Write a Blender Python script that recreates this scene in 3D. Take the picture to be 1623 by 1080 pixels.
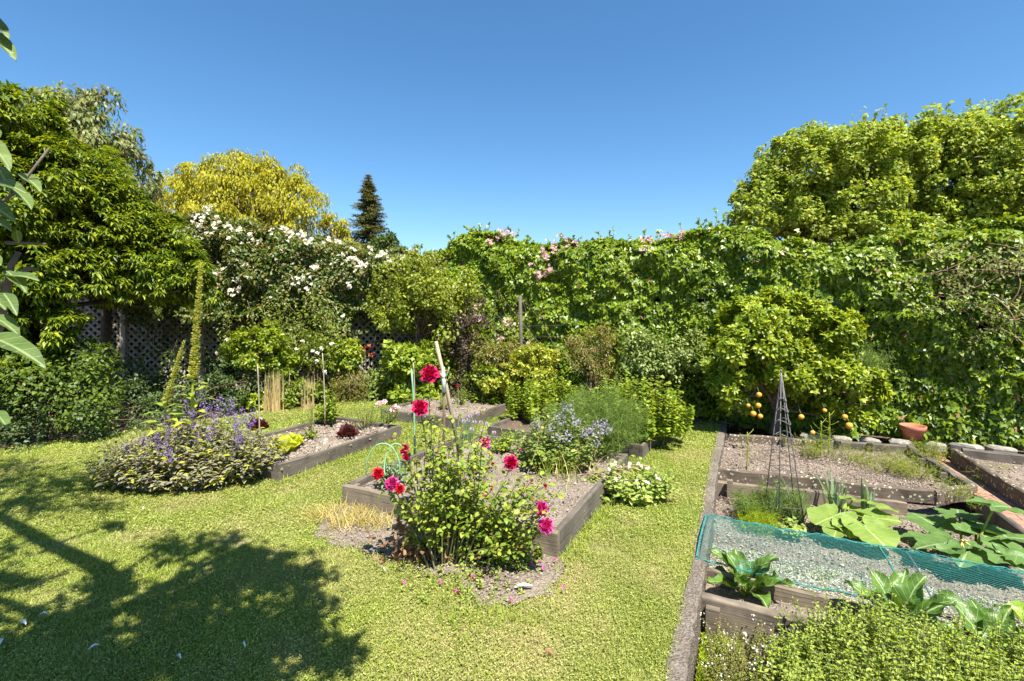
import bpy, math, random
import numpy as np
from mathutils import Vector
R = math.radians
PI = math.pi
for o in list(bpy.data.objects): bpy.data.objects.remove(o)
sc = bpy.context.scene
C = sc.collection
# ------------------------------------------------------------------ camera, sky, sun, exposure
CAMH, F, CX, HY = 1.6, 766.0, 811.5, 490.0      # eye height, focal length in photo pixels, centre column, horizon row
cam = bpy.data.objects.new("camera", bpy.data.cameras.new("camera")); C.objects.link(cam); sc.camera = cam
cam.location = (0, 0, CAMH); cam.rotation_euler = (R(90), 0, 0)
cam.data.sensor_width = 36; cam.data.lens = 36*F/1623
cam.data.shift_y = -(540-HY)/1623
cam.data.clip_start = 0.05; cam.data.clip_end = 2000
SUN = Vector((0.447*0.5, -0.894*0.5, 0.866)).normalized()
w = bpy.data.worlds.new("World"); sc.world = w; w.use_nodes = True
nt = w.node_tree; sky = nt.nodes.new('ShaderNodeTexSky'); sky.sky_type = 'NISHITA'; sky.sun_disc = False
sky.sun_elevation = R(60); sky.sun_rotation = math.atan2(SUN.x, SUN.y); sky.air_density = 1.0; sky.dust_density = 0.35; sky.ozone_density = 5.0
bg = nt.nodes['Background']; bg.inputs[1].default_value = 0.08; hsv = nt.nodes.new('ShaderNodeHueSaturation'); hsv.inputs['Saturation'].default_value = 1.16; hsv.inputs['Hue'].default_value = .495; nt.links.new(sky.outputs[0], hsv.inputs['Color']); nt.links.new(hsv.outputs[0], bg.inputs[0])
sl = bpy.data.lights.new("sun", 'SUN'); sl.energy = 5.0; sl.angle = R(0.5); sl.color = (1, .955, .87)
so = bpy.data.objects.new("sun", sl); C.objects.link(so); so.rotation_euler = SUN.to_track_quat('Z', 'Y').to_euler()
sc.view_settings.view_transform = 'Standard'; sc.view_settings.look = 'None'; sc.view_settings.gamma = 1
sc.view_settings.exposure = 1.34
sc.render.engine = 'CYCLES'
sc.cycles.max_bounces = 6; sc.cycles.transparent_max_bounces = 8; sc.cycles.diffuse_bounces = 3
sc.cycles.use_denoising = True

# ------------------------------------------------------------------ helpers
def G(px, py, z=0.0):
    d = (CAMH-z)*F/(py-HY); return np.array([(px-CX)/F*d, d, z])
def P(px, py, d):
    return np.array([(px-CX)/F*d, d, CAMH-(py-HY)/F*d])
A_ = R(27); U = np.array([math.cos(A_), -math.sin(A_), 0]); Vv = np.array([math.sin(A_), math.cos(A_), 0])
Z = np.array([0, 0, 1.0])
WL = {}
def rng(s): return np.random.default_rng(s)
def nrm(a): return a/np.maximum(np.linalg.norm(a, axis=-1, keepdims=True), 1e-9)
def vnoise(Pt, sc_, seed=0):
    p = np.asarray(Pt, float)*sc_+seed*17.31; i = np.floor(p).astype(np.int64); f = p-i; f = f*f*(3-2*f); out = 0
    def h(a):
        n = (a[:, 0]*73856093) ^ (a[:, 1]*19349663) ^ (a[:, 2]*83492791) ^ (seed*2654435)
        n = (n*1103515245+12345) & 0x7fffffff; n = ((n >> 7) ^ n)*2246822519 & 0x7fffffff
        return (n % 100003)/100003.0
    for dx in (0, 1):
        for dy in (0, 1):
            for dz in (0, 1):
                wgt = (f[:, 0] if dx else 1-f[:, 0])*(f[:, 1] if dy else 1-f[:, 1])*(f[:, 2] if dz else 1-f[:, 2])
                out = out+wgt*h(i+np.array([dx, dy, dz]))
    return out
def inpoly(x, y, poly):
    r = np.zeros(len(x), bool); n = len(poly)
    for i in range(n):
        x1, y1 = poly[i][:2]; x2, y2 = poly[(i+1) % n][:2]
        if y1 == y2: continue
        c = ((y1 > y) != (y2 > y)) & (x < (x2-x1)*(y-y1)/(y2-y1)+x1); r ^= c
    return r
class MB:
    def __init__(s): s.V = []; s.T = []; s.Q = []; s.TM = []; s.QM = []; s.UV = []; s.n = 0; s.A = []
    def add(s, V, T=None, Q=None, m=0, uv=None, a=None):
        V = np.asarray(V, float).reshape(-1, 3)
        if T is not None and len(T):
            T = np.asarray(T).reshape(-1, 3); s.T.append(T+s.n); s.TM.append(np.full(len(T), m))
        if Q is not None and len(Q):
            Q = np.asarray(Q).reshape(-1, 4); s.Q.append(Q+s.n); s.QM.append(np.full(len(Q), m))
        s.V.append(V); s.UV.append(np.zeros((len(V), 2)) if uv is None else np.asarray(uv, float).reshape(-1, 2))
        s.A.append(np.zeros(len(V)) if a is None else np.asarray(a, float)); s.n += len(V); return s
    def build(s, name, mats, parent=None, smooth=True, loc=None):
        V = np.concatenate(s.V); base = WL[parent] if parent is not None else np.zeros(3)
        L = np.zeros(3) if loc is None else np.asarray(loc, float)
        org = base if parent is not None else L
        V = V-org
        T = np.concatenate(s.T) if s.T else np.zeros((0, 3), int); Q = np.concatenate(s.Q) if s.Q else np.zeros((0, 4), int)
        M = np.concatenate(s.TM+s.QM) if (s.TM or s.QM) else []
        me = bpy.data.meshes.new(name); me.vertices.add(len(V)); me.vertices.foreach_set('co', V.astype(np.float32).ravel())
        loops = np.concatenate([T.ravel(), Q.ravel()]).astype(np.int32)
        me.loops.add(len(loops)); me.loops.foreach_set('vertex_index', loops)
        st = np.concatenate([np.arange(len(T))*3, len(T)*3+np.arange(len(Q))*4]).astype(np.int32)
        me.polygons.add(len(st)); me.polygons.foreach_set('loop_start', st)
        me.polygons.foreach_set('material_index', np.asarray(M, np.int32))
        me.polygons.foreach_set('use_smooth', np.full(len(st), smooth))
        UV = np.concatenate(s.UV)
        if UV.any():
            ul = me.uv_layers.new(name='UVMap'); ul.data.foreach_set('uv', UV[loops].astype(np.float32).ravel())
        A = np.concatenate(s.A)
        if A.any():
            at = me.attributes.new('dry', 'FLOAT', 'POINT'); at.data.foreach_set('value', A.astype(np.float32))
        me.update(calc_edges=True); me.validate()
        for m in (mats if isinstance(mats, (list, tuple)) else [mats]): me.materials.append(m)
        o = bpy.data.objects.new(name, me); C.objects.link(o)
        if parent is not None: o.parent = parent; WL[o] = base
        else: o.location = L; WL[o] = L
        return o
def tag(o, label=None, cat=None, group=None, kind=None):
    if label: o['label'] = label
    if cat: o['category'] = cat
    if group: o['group'] = group
    if kind: o['kind'] = kind
    return o
def thing(name, label, cat, loc=(0, 0, 0), group=None):
    o = bpy.data.objects.new(name, None); C.objects.link(o); o.location = [float(v) for v in loc]; o.empty_display_size = .1
    WL[o] = np.array(loc, float); return tag(o, label, cat, group)

# ------------------------------------------------------------------ materials
class NT:
    def __init__(s, name):
        s.m = bpy.data.materials.new(name); s.m.use_nodes = True; s.t = s.m.node_tree; s.b = s.t.nodes['Principled BSDF']; s.out = s.t.nodes['Material Output']
    def n(s, ty, **kw):
        x = s.t.nodes.new(ty)
        for k, v in kw.items():
            if k.startswith('i_'):
                k2 = k[2:]; x.inputs[int(k2) if k2.isdigit() else k2.replace('_', ' ')].default_value = v
            else: setattr(x, k, v)
        return x
    def l(s, a, b): s.t.links.new(a, b)
    def ramp(s, fac, stops):
        r = s.n('ShaderNodeValToRGB'); e = r.color_ramp.elements
        while len(e) < len(stops): e.new(.5)
        for k, (p, c) in enumerate(stops): e[k].position = p; e[k].color = (*c, 1)
        s.l(fac, r.inputs[0]); return r.outputs[0]
    def mixc(s, fac, a, b, mode='MIX'):
        x = s.n('ShaderNodeMix', data_type='RGBA', blend_type=mode)
        for k, v in ((0, fac), (6, a), (7, b)):
            if isinstance(v, (int, float)): x.inputs[k].default_value = v
            elif isinstance(v, tuple): x.inputs[k].default_value = (*v, 1)
            else: s.l(v, x.inputs[k])
        return x.outputs[2]
    def noise(s, sc_, det=3, vec=None, rough=.55):
        x = s.n('ShaderNodeTexNoise', i_Scale=sc_, i_Detail=det, i_Roughness=rough)
        if vec is None: vec = s.n('ShaderNodeTexCoord').outputs['Object']
        s.l(vec, x.inputs['Vector']); return x.outputs['Fac']
    def math(s, op, a, b=None, c=None):
        x = s.n('ShaderNodeMath', operation=op)
        for k, v in enumerate((a, b, c)):
            if v is None: continue
            if isinstance(v, (int, float)): x.inputs[k].default_value = v
            else: s.l(v, x.inputs[k])
        return x.outputs[0]
    def bump(s, h, st=.5, d=.01):
        x = s.n('ShaderNodeBump', i_Strength=st, i_Distance=d); s.l(h, x.inputs['Height']); s.l(x.outputs[0], s.b.inputs['Normal']); return x
def leafmat(name, cols, rough=.45, tr=.3, spec=.4, patch=.35, patch_scale=1.2):
    """cols: leaf colours spread over the random-per-leaf value, soft clumps of a lighter/darker tint between leaves"""
    t = NT(name); g = t.n('ShaderNodeNewGeometry'); k = len(cols)
    if tr > 0: cols = [(min(.8, a*1.22), min(.8, b*1.12), c_*.85) if b > a*.8 and b > c_*1.6 else (a, b, c_) for a, b, c_ in cols]
    c = t.ramp(g.outputs['Random Per Island'], [(i/(k-1) if k > 1 else 0, cc) for i, cc in enumerate(cols)])
    nz = t.noise(patch_scale, 2)
    hs = t.n('ShaderNodeHueSaturation'); t.l(c, hs.inputs['Color'])
    t.l(t.math('MULTIPLY_ADD', nz, patch*2, 1-patch), hs.inputs['Value'])
    c = hs.outputs[0]
    t.l(c, t.b.inputs['Base Color']); t.b.inputs['Roughness'].default_value = rough; t.b.inputs['Specular IOR Level'].default_value = spec
    if tr > 0:
        tl = t.n('ShaderNodeBsdfTranslucent'); t.l(t.mixc(1.0, c, (1.5, 1.35, .6), 'MULTIPLY'), tl.inputs[0])
        mx = t.n('ShaderNodeMixShader', i_0=tr); t.l(t.b.outputs[0], mx.inputs[1]); t.l(tl.outputs[0], mx.inputs[2]); t.l(mx.outputs[0], t.out.inputs[0])
    return t.m
def plain(name, col, rough=.6, var=.25, scale=30, metal=0, bump=0):
    t = NT(name); nz = t.noise(scale, 4)
    c = t.ramp(nz, [(.3, tuple(v*(1-var) for v in col)), (.7, tuple(min(1, v*(1+var)) for v in col))])
    t.l(c, t.b.inputs['Base Color']); t.b.inputs['Roughness'].default_value = rough; t.b.inputs['Metallic'].default_value = metal
    if bump: t.bump(nz, bump, .004)
    return t.m
def woodmat(name, c1, c2, lichen=0.0, lc=(.42, .42, .27), stain=(.03, .022, .016)):
    t = NT(name); uv = t.n('ShaderNodeUVMap'); ob = t.n('ShaderNodeTexCoord').outputs['Object']
    mp = t.n('ShaderNodeMapping'); mp.inputs['Scale'].default_value = (2.2, 55, 1); t.l(uv.outputs[0], mp.inputs[0])
    g = t.noise(1.0, 5, mp.outputs[0], .65); big = t.noise(5, 4, ob)
    c = t.ramp(g, [(.32, c1), (.68, c2)])
    c = t.mixc(t.ramp(big, [(.45, (0, 0, 0)), (.72, (.75, .75, .75))]), c, stain)
    hgt = g
    if lichen:
        vo = t.n('ShaderNodeTexVoronoi', i_Scale=26.0); t.l(ob, vo.inputs['Vector'])
        d2 = t.math('ADD', vo.outputs['Distance'], t.math('MULTIPLY', t.noise(60, 3, ob), .5))
        msk = t.math('MULTIPLY', t.math('LESS_THAN', d2, .5), t.math('GREATER_THAN', t.noise(4.2, 2, ob), 1-lichen))
        c = t.mixc(msk, c, lc)
    t.l(c, t.b.inputs['Base Color']); t.b.inputs['Roughness'].default_value = .85; t.bump(hgt, .6, .006); return t.m
def soilmat(name, c1, c2, c3, ch=.5):
    t = NT(name); ob = t.n('ShaderNodeTexCoord').outputs['Object']
    a = t.noise(3, 4, ob); b = t.noise(60, 5, ob, .7); c = t.ramp(a, [(.35, c1), (.65, c2)])
    vo = t.n('ShaderNodeTexVoronoi', i_Scale=85.0); t.l(ob, vo.inputs['Vector'])
    sp = t.n('ShaderNodeSeparateColor'); t.l(vo.outputs['Color'], sp.inputs[0])
    c = t.mixc(t.math('MULTIPLY', t.math('GREATER_THAN', sp.outputs[0], .72), ch), c, c3)
    c = t.mixc(t.ramp(b, [(.3, (.7, .7, .7)), (.55, (0, 0, 0))]), c, tuple(v*.45 for v in c1))
    t.l(c, t.b.inputs['Base Color']); t.b.inputs['Roughness'].default_value = .95; t.b.inputs['Specular IOR Level'].default_value = .15
    t.bump(t.math('ADD', b, t.math('MULTIPLY', vo.outputs['Distance'], .8)), 1, .012); return t.m
M = {}
M['laurel'] = leafmat('glossy laurel leaves', [(.035, .075, .006), (.08, .135, .008), (.15, .215, .012), (.25, .31, .02)], .45, .33, .4, .3)
M['laurelpale'] = leafmat('pale drooping leaves', [(.07, .11, .03), (.12, .17, .045), (.17, .2, .07), (.2, .14, .08)], .5, .3)
M['lowshrub'] = leafmat('yellow green shrub leaves', [(.035, .075, .01), (.07, .125, .015), (.13, .18, .02)], .5, .35)
M['under'] = leafmat('shade plant leaves', [(.03, .06, .02), (.055, .10, .03), (.08, .12, .045)], .5, .25)
M['ivy'] = leafmat('glossy ivy leaves', [(.04, .085, .006), (.085, .155, .010), (.14, .225, .015), (.22, .3, .022)], .42, .3, .42, .35, 1.6)
M['ivyyoung'] = leafmat('young ivy leaves', [(.10, .19, .012), (.17, .26, .02), (.25, .32, .03)], .38, .35, .5, .25)
M['roseh'] = leafmat('rambling rose leaves', [(.03, .065, .012), (.06, .11, .015), (.11, .16, .03), (.22, .18, .08)], .42, .28, .45, .35)
M['willow'] = leafmat('golden willow leaves', [(.18, .21, .014), (.28, .3, .02), (.38, .36, .024)], .55, .35, .3, .35, .35)
M['conifer'] = leafmat('conifer needles', [(.06, .08, .03), (.10, .12, .045), (.16, .16, .06)], .6, .25, .2, .3, .5)
M['fargreen'] = leafmat('far green leaves', [(.05, .09, .02), (.09, .14, .03)], .55, .25)
M['lime'] = leafmat('lime green tree leaves', [(.11, .17, .02), (.18, .27, .035), (.27, .37, .06), (.36, .42, .1)], .5, .42, .3, .3, .9)
M['citrus'] = leafmat('citrus leaves', [(.07, .13, .01), (.13, .21, .016), (.21, .29, .022), (.32, .36, .035)], .42, .35, .4, .3)
M['shrubgreen'] = leafmat('fresh shrub leaves', [(.07, .12, .015), (.13, .19, .022), (.2, .26, .04)], .45, .35)
M['purple'] = leafmat('dark purple leaves', [(.06, .035, .03), (.09, .06, .045), (.10, .10, .05)], .45, .2)
M['yellow'] = leafmat('yellow variegated leaves', [(.14, .2, .02), (.25, .3, .03), (.42, .43, .08)], .42, .3)
M['redshrub'] = leafmat('bronze nandina leaves', [(.10, .15, .025), (.16, .2, .04), (.22, .22, .06), (.28, .15, .07)], .45, .35)
M['rasp'] = leafmat('raspberry leaves', [(.12, .2, .02), (.19, .28, .03), (.28, .36, .05)], .5, .35, .35, .2)
M['sagep'] = leafmat('purple sage leaves', [(.13, .11, .10), (.19, .18, .12), (.22, .24, .11), (.2, .16, .17)], .65, .2, .2)
M['sagey'] = leafmat('yellow green sage leaves', [(.2, .26, .05), (.32, .36, .06), (.45, .36, .05)], .6, .3, .2)
M['sageflower'] = leafmat('violet sage flowers', [(.16, .09, .2), (.2, .14, .34), (.3, .24, .48)], .6, .3, .2)
M['foxleaf'] = leafmat('pale stalk leaves', [(.17, .25, .04), (.26, .34, .05), (.36, .42, .06)], .5, .35)
M['seed'] = leafmat('green seed capsules', [(.26, .33, .09), (.38, .42, .15), (.5, .5, .22)], .6, .3)
M['rosel'] = leafmat('rose bush leaves', [(.07, .13, .018), (.14, .22, .03), (.23, .3, .045), (.25, .3, .055)], .5, .34, .35, .2, 5)
M['roser'] = leafmat('young reddish rose leaves', [(.16, .1, .04), (.22, .14, .05), (.2, .2, .05)], .45, .3)
M['stemg'] = plain('green stems', (.13, .17, .05), .6)
M['stemr'] = plain('woody stems', (.13, .085, .05), .8)
M['bark'] = plain('bark', (.12, .09, .065), .9, .4, 25, bump=.8)
M['dry'] = leafmat('dry straw', [(.3, .22, .09), (.45, .36, .18), (.55, .46, .26)], .8, .2, .2)
M['deadleaf'] = leafmat('dead brown leaves', [(.16, .08, .04), (.26, .14, .07), (.34, .2, .12)], .8, .2, .1)
M['fennel'] = leafmat('fennel fronds', [(.09, .16, .04), (.13, .21, .055), (.18, .26, .075)], .6, .3, .2, .3, 3)
M['aspar'] = leafmat('asparagus fronds', [(.13, .2, .04), (.22, .29, .06), (.36, .36, .09)], .6, .3, .2)
M['borage'] = leafmat('hairy borage leaves', [(.10, .17, .04), (.16, .24, .06), (.27, .32, .12)], .6, .3, .25)
M['borflower'] = leafmat('pale blue borage flowers', [(.26, .22, .34), (.34, .33, .46), (.34, .28, .3)], .6, .3, .2)
M['brass'] = leafmat('pale cabbage leaves', [(.16, .25, .06), (.24, .33, .09), (.34, .42, .16)], .5, .35, .35)
M['oreg'] = leafmat('oregano leaves', [(.15, .22, .05), (.24, .32, .07), (.34, .42, .11)], .5, .35, .3, .25, 4)
M['thyme'] = leafmat('thyme leaves', [(.13, .17, .04), (.2, .24, .05), (.22, .15, .1)], .6, .3, .2)
M['moss'] = leafmat('bright ground cover', [(.12, .2, .01), (.22, .31, .015), (.3, .4, .03)], .6, .35, .2)
M['leek'] = leafmat('blue green leek leaves', [(.10, .18, .09), (.17, .26, .15), (.23, .32, .2)], .42, .25, .4)
M['grassy'] = leafmat('long grass', [(.12, .2, .02), (.2, .29, .04), (.32, .36, .08)], .5, .35, .3)
M['lettuce'] = leafmat('lime lettuce', [(.35, .45, .03), (.48, .56, .06)], .45, .4, .4)
M['redlet'] = leafmat('dark red lettuce', [(.07, .02, .02), (.13, .035, .03)], .35, .2, .5)
M['white'] = leafmat('white petals', [(.62, .56, .5), (.78, .75, .68), (.82, .8, .76)], .6, .3, .2, .1)
M['pinkw'] = leafmat('faded pink petals', [(.34, .22, .15), (.48, .36, .25), (.4, .28, .16)], .6, .3, .2, .1)
M['pink'] = leafmat('pale pink petals', [(.5, .27, .3), (.66, .44, .46), (.74, .6, .58)], .6, .3, .2, .1)
M['crimson'] = leafmat('crimson petals', [(.42, .006, .06), (.52, .01, .09), (.6, .02, .12)], .45, .2, .25, .1, 9)
M['magenta'] = leafmat('magenta petals', [(.5, .01, .16), (.6, .03, .26), (.65, .12, .36)], .45, .2, .25, .1, 9)
M['redp'] = leafmat('red petals', [(.5, .01, .02), (.6, .02, .05)], .5, .2, .25, .1, 9)
M['coral'] = leafmat('coral flowers', [(.55, .12, .07), (.65, .22, .14)], .5, .2)
M['wood'] = woodmat('weathered grey boards', (.075, .06, .045), (.16, .135, .105))
M['woodtan'] = woodmat('tan weathered boards', (.13, .10, .07), (.24, .19, .135))
M['woodlich'] = woodmat('boards with lichen', (.085, .06, .042), (.16, .12, .085), .62)
M['wooddark'] = woodmat('dark boards', (.03, .022, .016), (.06, .045, .032))
M['lattice'] = woodmat('grey brown lattice', (.36, .31, .26), (.5, .44, .38), stain=(.2, .16, .13))
M['stake'] = woodmat('pale cane', (.3, .24, .16), (.42, .35, .25), stain=(.2, .15, .1))
M['kerb'] = soilmat('weathered concrete', (.15, .12, .095), (.21, .175, .14), (.3, .26, .21), .5)
M['soil'] = soilmat('dry pinkish soil', (.18, .14, .108), (.29, .235, .182), (.38, .33, .27))
M['mulch'] = soilmat('bark mulch soil', (.14, .105, .08), (.27, .21, .165), (.40, .33, .27), .6)
M['soildark'] = soilmat('dark brown soil', (.10, .07, .05), (.15, .105, .075), (.22, .16, .12))  # darker brown tone for open ground, borders and the raspberry bed
M['soilgrey'] = soilmat('grey seedbed soil', (.2, .17, .13), (.3, .26, .2), (.6, .58, .45), .9)
M['terra'] = plain('terracotta', (.42, .15, .085), .8, .2, 12)
M['stone'] = plain('pale edging stone', (.25, .23, .19), .9, .45, 14, bump=.9)
M['iron'] = plain('rusty grey wire', (.14, .125, .125), .6, .3, 40, .3)
M['hose'] = plain('green plastic', (.2, .38, .2), .5, .2)
M['teal'] = plain('teal net rope', (.02, .19, .165), .7, .3)
M['tape'] = plain('white tape', (.6, .64, .6), .6, .15)
M['orange'] = plain('orange peel', (.68, .31, .03), .5, .12, 18, bump=.15)

# ------------------------------------------------------------------ shape builders
def leafT(wd=.5, fold=.12, droop=.15, n=2):
    """leaf of 8 vertices (n=2) or 5 (n=1), axis +y, normal +z"""
    h = wd/2
    if n == 1:
        V = [(0, 0, 0), (0, .5, -.02), (0, 1, -droop), (h, .45, fold*h*2), (-h, .45, fold*h*2)]
        return np.array(V), np.array([(0, 3, 1), (1, 3, 2), (0, 1, 4), (1, 2, 4)])
    V = [(0, 0, 0), (0, .35, .03), (0, .72, 0), (0, 1, -droop), (h*.85, .28, fold*h*2), (h*.85, .66, fold*h*2-.03), (-h*.85, .28, fold*h*2), (-h*.85, .66, fold*h*2-.03)]
    T = [(0, 4, 1), (1, 4, 5), (1, 5, 2), (2, 5, 3), (0, 1, 6), (1, 7, 6), (1, 2, 7), (2, 3, 7)]
    return np.array(V), np.array(T)
def gridT(wd=.42, fold=.18, droop=.15, na=7, nb=10):
    V = []
    for b in range(nb):
        f = b/(nb-1); ww = wd*.5*math.sin(PI*min(1, f*.96+.04)**.85)**.8
        for k in range(na): u = k/(na-1)*2-1; V.append((ww*u, f, fold*ww*abs(u)*1.3-droop*f*f+.012*math.sin(f*14+u*3)*abs(u)))
    T = []
    for b in range(nb-1):
        for k in range(na-1): i = b*na+k; T += [(i, i+1, i+na+1), (i, i+na+1, i+na)]
    return np.array(V), np.array(T)
def lobeT(tips, cup=.08):
    V = [(0, .3, 0)]+[(x, y, cup*(.6 if k % 2 else -1)) for k, (x, y) in enumerate(tips)]; n = len(tips)
    return np.array(V), np.array([(0, 1+k, 1+(k+1) % n) for k in range(n)])
IVY = lobeT([(0, .05), (.36, -.1), (.56, .32), (.27, .5), (0, 1.0), (-.27, .5), (-.56, .32), (-.36, -.1)])
VINE = lobeT([(0, .0), (.38, .02), (.52, .42), (.26, .55), (.0, 1.0), (-.26, .55), (-.52, .42), (-.38, .02)], .06)
OV = leafT(.52); LONG = leafT(.3, .15, .3); SM = leafT(.5, .12, .1, 1); SML = leafT(.34, .1, .2, 1); RND = leafT(.85, .08, .12)
PET = (np.array([(0, 0, 0), (.35, .5, .1), (0, 1, .05), (-.35, .5, .1)]), np.array([(0, 1, 2), (0, 2, 3)]))
def leaves(mb, O, D, N, S, T, m=0, a=None):
    O = np.asarray(O, float); D = nrm(D); X = nrm(np.cross(D, N)); N2 = np.cross(X, D); S = np.broadcast_to(np.asarray(S, float), (len(O),))
    tv, tt = T
    V = O[:, None]+S[:, None, None]*(tv[None, :, 0:1]*X[:, None]+tv[None, :, 1:2]*D[:, None]+tv[None, :, 2:3]*N2[:, None])
    F_ = (tt[None]+(np.arange(len(O))*len(tv))[:, None, None]).reshape(-1, 3)
    if isinstance(m, np.ndarray):
        k0 = mb.n; mb.add(V, F_, m=0, a=None if a is None else np.repeat(a, len(tv))); mb.TM[-1] = np.repeat(m, len(tt))
    else: mb.add(V, F_, m=m, a=None if a is None else np.repeat(a, len(tv)))
def tube(mb, pts, rad, sides=5, m=0, cap=True):
    pts = np.asarray(pts, float); n = len(pts); rad = np.broadcast_to(np.asarray(rad, float), (n,))
    t = nrm(np.gradient(pts, axis=0)); ref = np.array([0, 0, 1.0]) if abs(t[0, 2]) < .9 else np.array([1.0, 0, 0])
    x = nrm(np.cross(t, ref)); y = np.cross(t, x); an = np.arange(sides)/sides*2*PI
    V = pts[:, None]+rad[:, None, None]*(np.cos(an)[None, :, None]*x[:, None]+np.sin(an)[None, :, None]*y[:, None])
    uv = np.stack([np.broadcast_to(np.linspace(0, 1, n)[:, None], (n, sides)), np.broadcast_to((an/20)[None], (n, sides))], -1)
    Q = [(i*sides+j, i*sides+(j+1) % sides, (i+1)*sides+(j+1) % sides, (i+1)*sides+j) for i in range(n-1) for j in range(sides)]
    T = []
    if cap: T = [(0, j+1, j) for j in range(1, sides-1)]+[((n-1)*sides, (n-1)*sides+j, (n-1)*sides+j+1) for j in range(1, sides-1)]
    mb.add(V, T, Q, m=m, uv=uv)
def curve(a, b, bend=(0, 0, 0), n=6):
    s = np.linspace(0, 1, n)[:, None]; return np.asarray(a)*(1-s)+np.asarray(b)*s+np.asarray(bend)*(4*s*(1-s))
def stems(mb, B, E, bend, r0, r1, m=0, nseg=5, sides=3):
    """many thin stems at once"""
    n = len(B); s = np.linspace(0, 1, nseg+1); c = B[:, None]*(1-s)[None, :, None]+E[:, None]*s[None, :, None]+bend[:, None]*(4*s*(1-s))[None, :, None]
    t = nrm(E-B); x = nrm(np.cross(t, np.array([.31, .2, .93]))); y = np.cross(t, x); an = np.arange(sides)/sides*2*PI
    rr = (r0*(1-s)+r1*s)[None, :, None, None]
    V = c[:, :, None]+rr*(np.cos(an)[None, None, :, None]*x[:, None, None]+np.sin(an)[None, None, :, None]*y[:, None, None])
    q = np.array([(i*sides+j, i*sides+(j+1) % sides, (i+1)*sides+(j+1) % sides, (i+1)*sides+j) for i in range(nseg) for j in range(sides)])
    mb.add(V, None, (q[None]+(np.arange(n)*(nseg+1)*sides)[:, None, None]).reshape(-1, 4), m=m)
def stempts(B, E, bend, s):
    s = s[:, :, None]; return B[:, None]*(1-s)+E[:, None]*s+bend[:, None]*(4*s*(1-s))
def blades(mb, O, az, tilt, bendv, L, W, nseg=3, m=0, a=None, taper=True):
    n = len(O); L = np.broadcast_to(L, (n,)); W = np.broadcast_to(W, (n,)); p = np.asarray(O, float).copy(); h = np.stack([np.cos(az), np.sin(az), 0*az], -1); sd = np.stack([-np.sin(az), np.cos(az), 0*az], -1)
    cols = []
    for k in range(nseg+1):
        f = k/nseg; wk = (W*(1-f**2) if taper else W*(1-f)**.4)*.5
        if k == nseg: wk = W*0+1e-4
        cols += [p+sd*wk[:, None], p-sd*wk[:, None]]
        th = tilt+bendv*(k+.5)/nseg; p = p+(L/nseg)[:, None]*(np.sin(th)[:, None]*h+np.cos(th)[:, None]*Z)
    V = np.stack(cols, 1); q = np.array([(2*k, 2*k+1, 2*k+3, 2*k+2) for k in range(nseg)])
    mb.add(V, None, (q[None]+(np.arange(n)*(2*nseg+2))[:, None, None]).reshape(-1, 4), m=m, a=None if a is None else np.repeat(a, 2*nseg+2))
def crown_pts(lumps, n, seed, sub=14, subr=.34, inner=.12, low=-.5):
    g = rng(seed); lumps = [(np.asarray(c, float), np.asarray(r, float)*np.ones(3)) for c, r in lumps]
    wt = np.array([np.mean(r)**2 for c, r in lumps]); wt /= wt.sum(); Ps = []; Os = []
    for (c, r), wk in zip(lumps, wt):
        k = int(n*wk); ns = max(5, int(sub)); d = nrm(g.normal(size=(ns*3, 3))); d = d[d[:, 2] > low][:ns]
        scn = c+d*r*g.uniform(.62, .98, (len(d), 1)); sr = np.mean(r)*subr*g.uniform(.4, 1.3, len(d))
        i = g.integers(0, len(d), k); e = nrm(d[i]*.75+g.normal(size=(k, 3))*.75)
        rad = sr[i][:, None]*np.where(g.random((k, 1)) < .75, g.uniform(.85, 1.12, (k, 1)), g.uniform(.3, .9, (k, 1)))
        p = scn[i]+e*rad; o = nrm(e*.8+d[i]*.5)
        ki = int(k*inner); p2 = c+nrm(g.normal(size=(ki, 3)))*r*g.uniform(.3, .85, (ki, 1)); Ps += [p, p2]; Os += [o, nrm(p2-c)]
    return np.concatenate(Ps), np.concatenate(Os)
def put_leaves(mb, Pt, Ou, size, T, seed, m=0, up=.7, out=.6, rnd=.55, drop=.3, dout=.6):
    g = rng(seed); n = len(Pt)
    N = nrm(Ou*out+Z*up+g.normal(size=(n, 3))*rnd*.6); D = nrm(Ou*dout-Z*drop+g.normal(size=(n, 3))*rnd)
    leaves(mb, Pt, D, N, size*g.uniform(.65, 1.2, n), T, m)
def rosettes(mb, Pt, Ou, k, size, T, seed, m=0, open_=.8, up=.35, back=.3):
    g = rng(seed); n = len(Pt); ax = nrm(Ou+Z*up+g.normal(size=(n, 3))*.25); x = nrm(np.cross(ax, g.normal(size=(n, 3)))); y = np.cross(ax, x)
    for j in range(k):
        a = 2*PI*j*.382+g.uniform(-.3, .3, n); f = j/k; rd = np.cos(a)[:, None]*x+np.sin(a)[:, None]*y
        D = nrm(ax*(.25+.7*f)+rd*open_*(1.15-.5*f)-Z*.12); N = nrm(ax*.9-rd*.3+Z*.35)
        leaves(mb, Pt-ax*size*back*(1-f)*2, D, N, size*g.uniform(.75, 1.15, n)*(1-.25*f), T, m)
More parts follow.
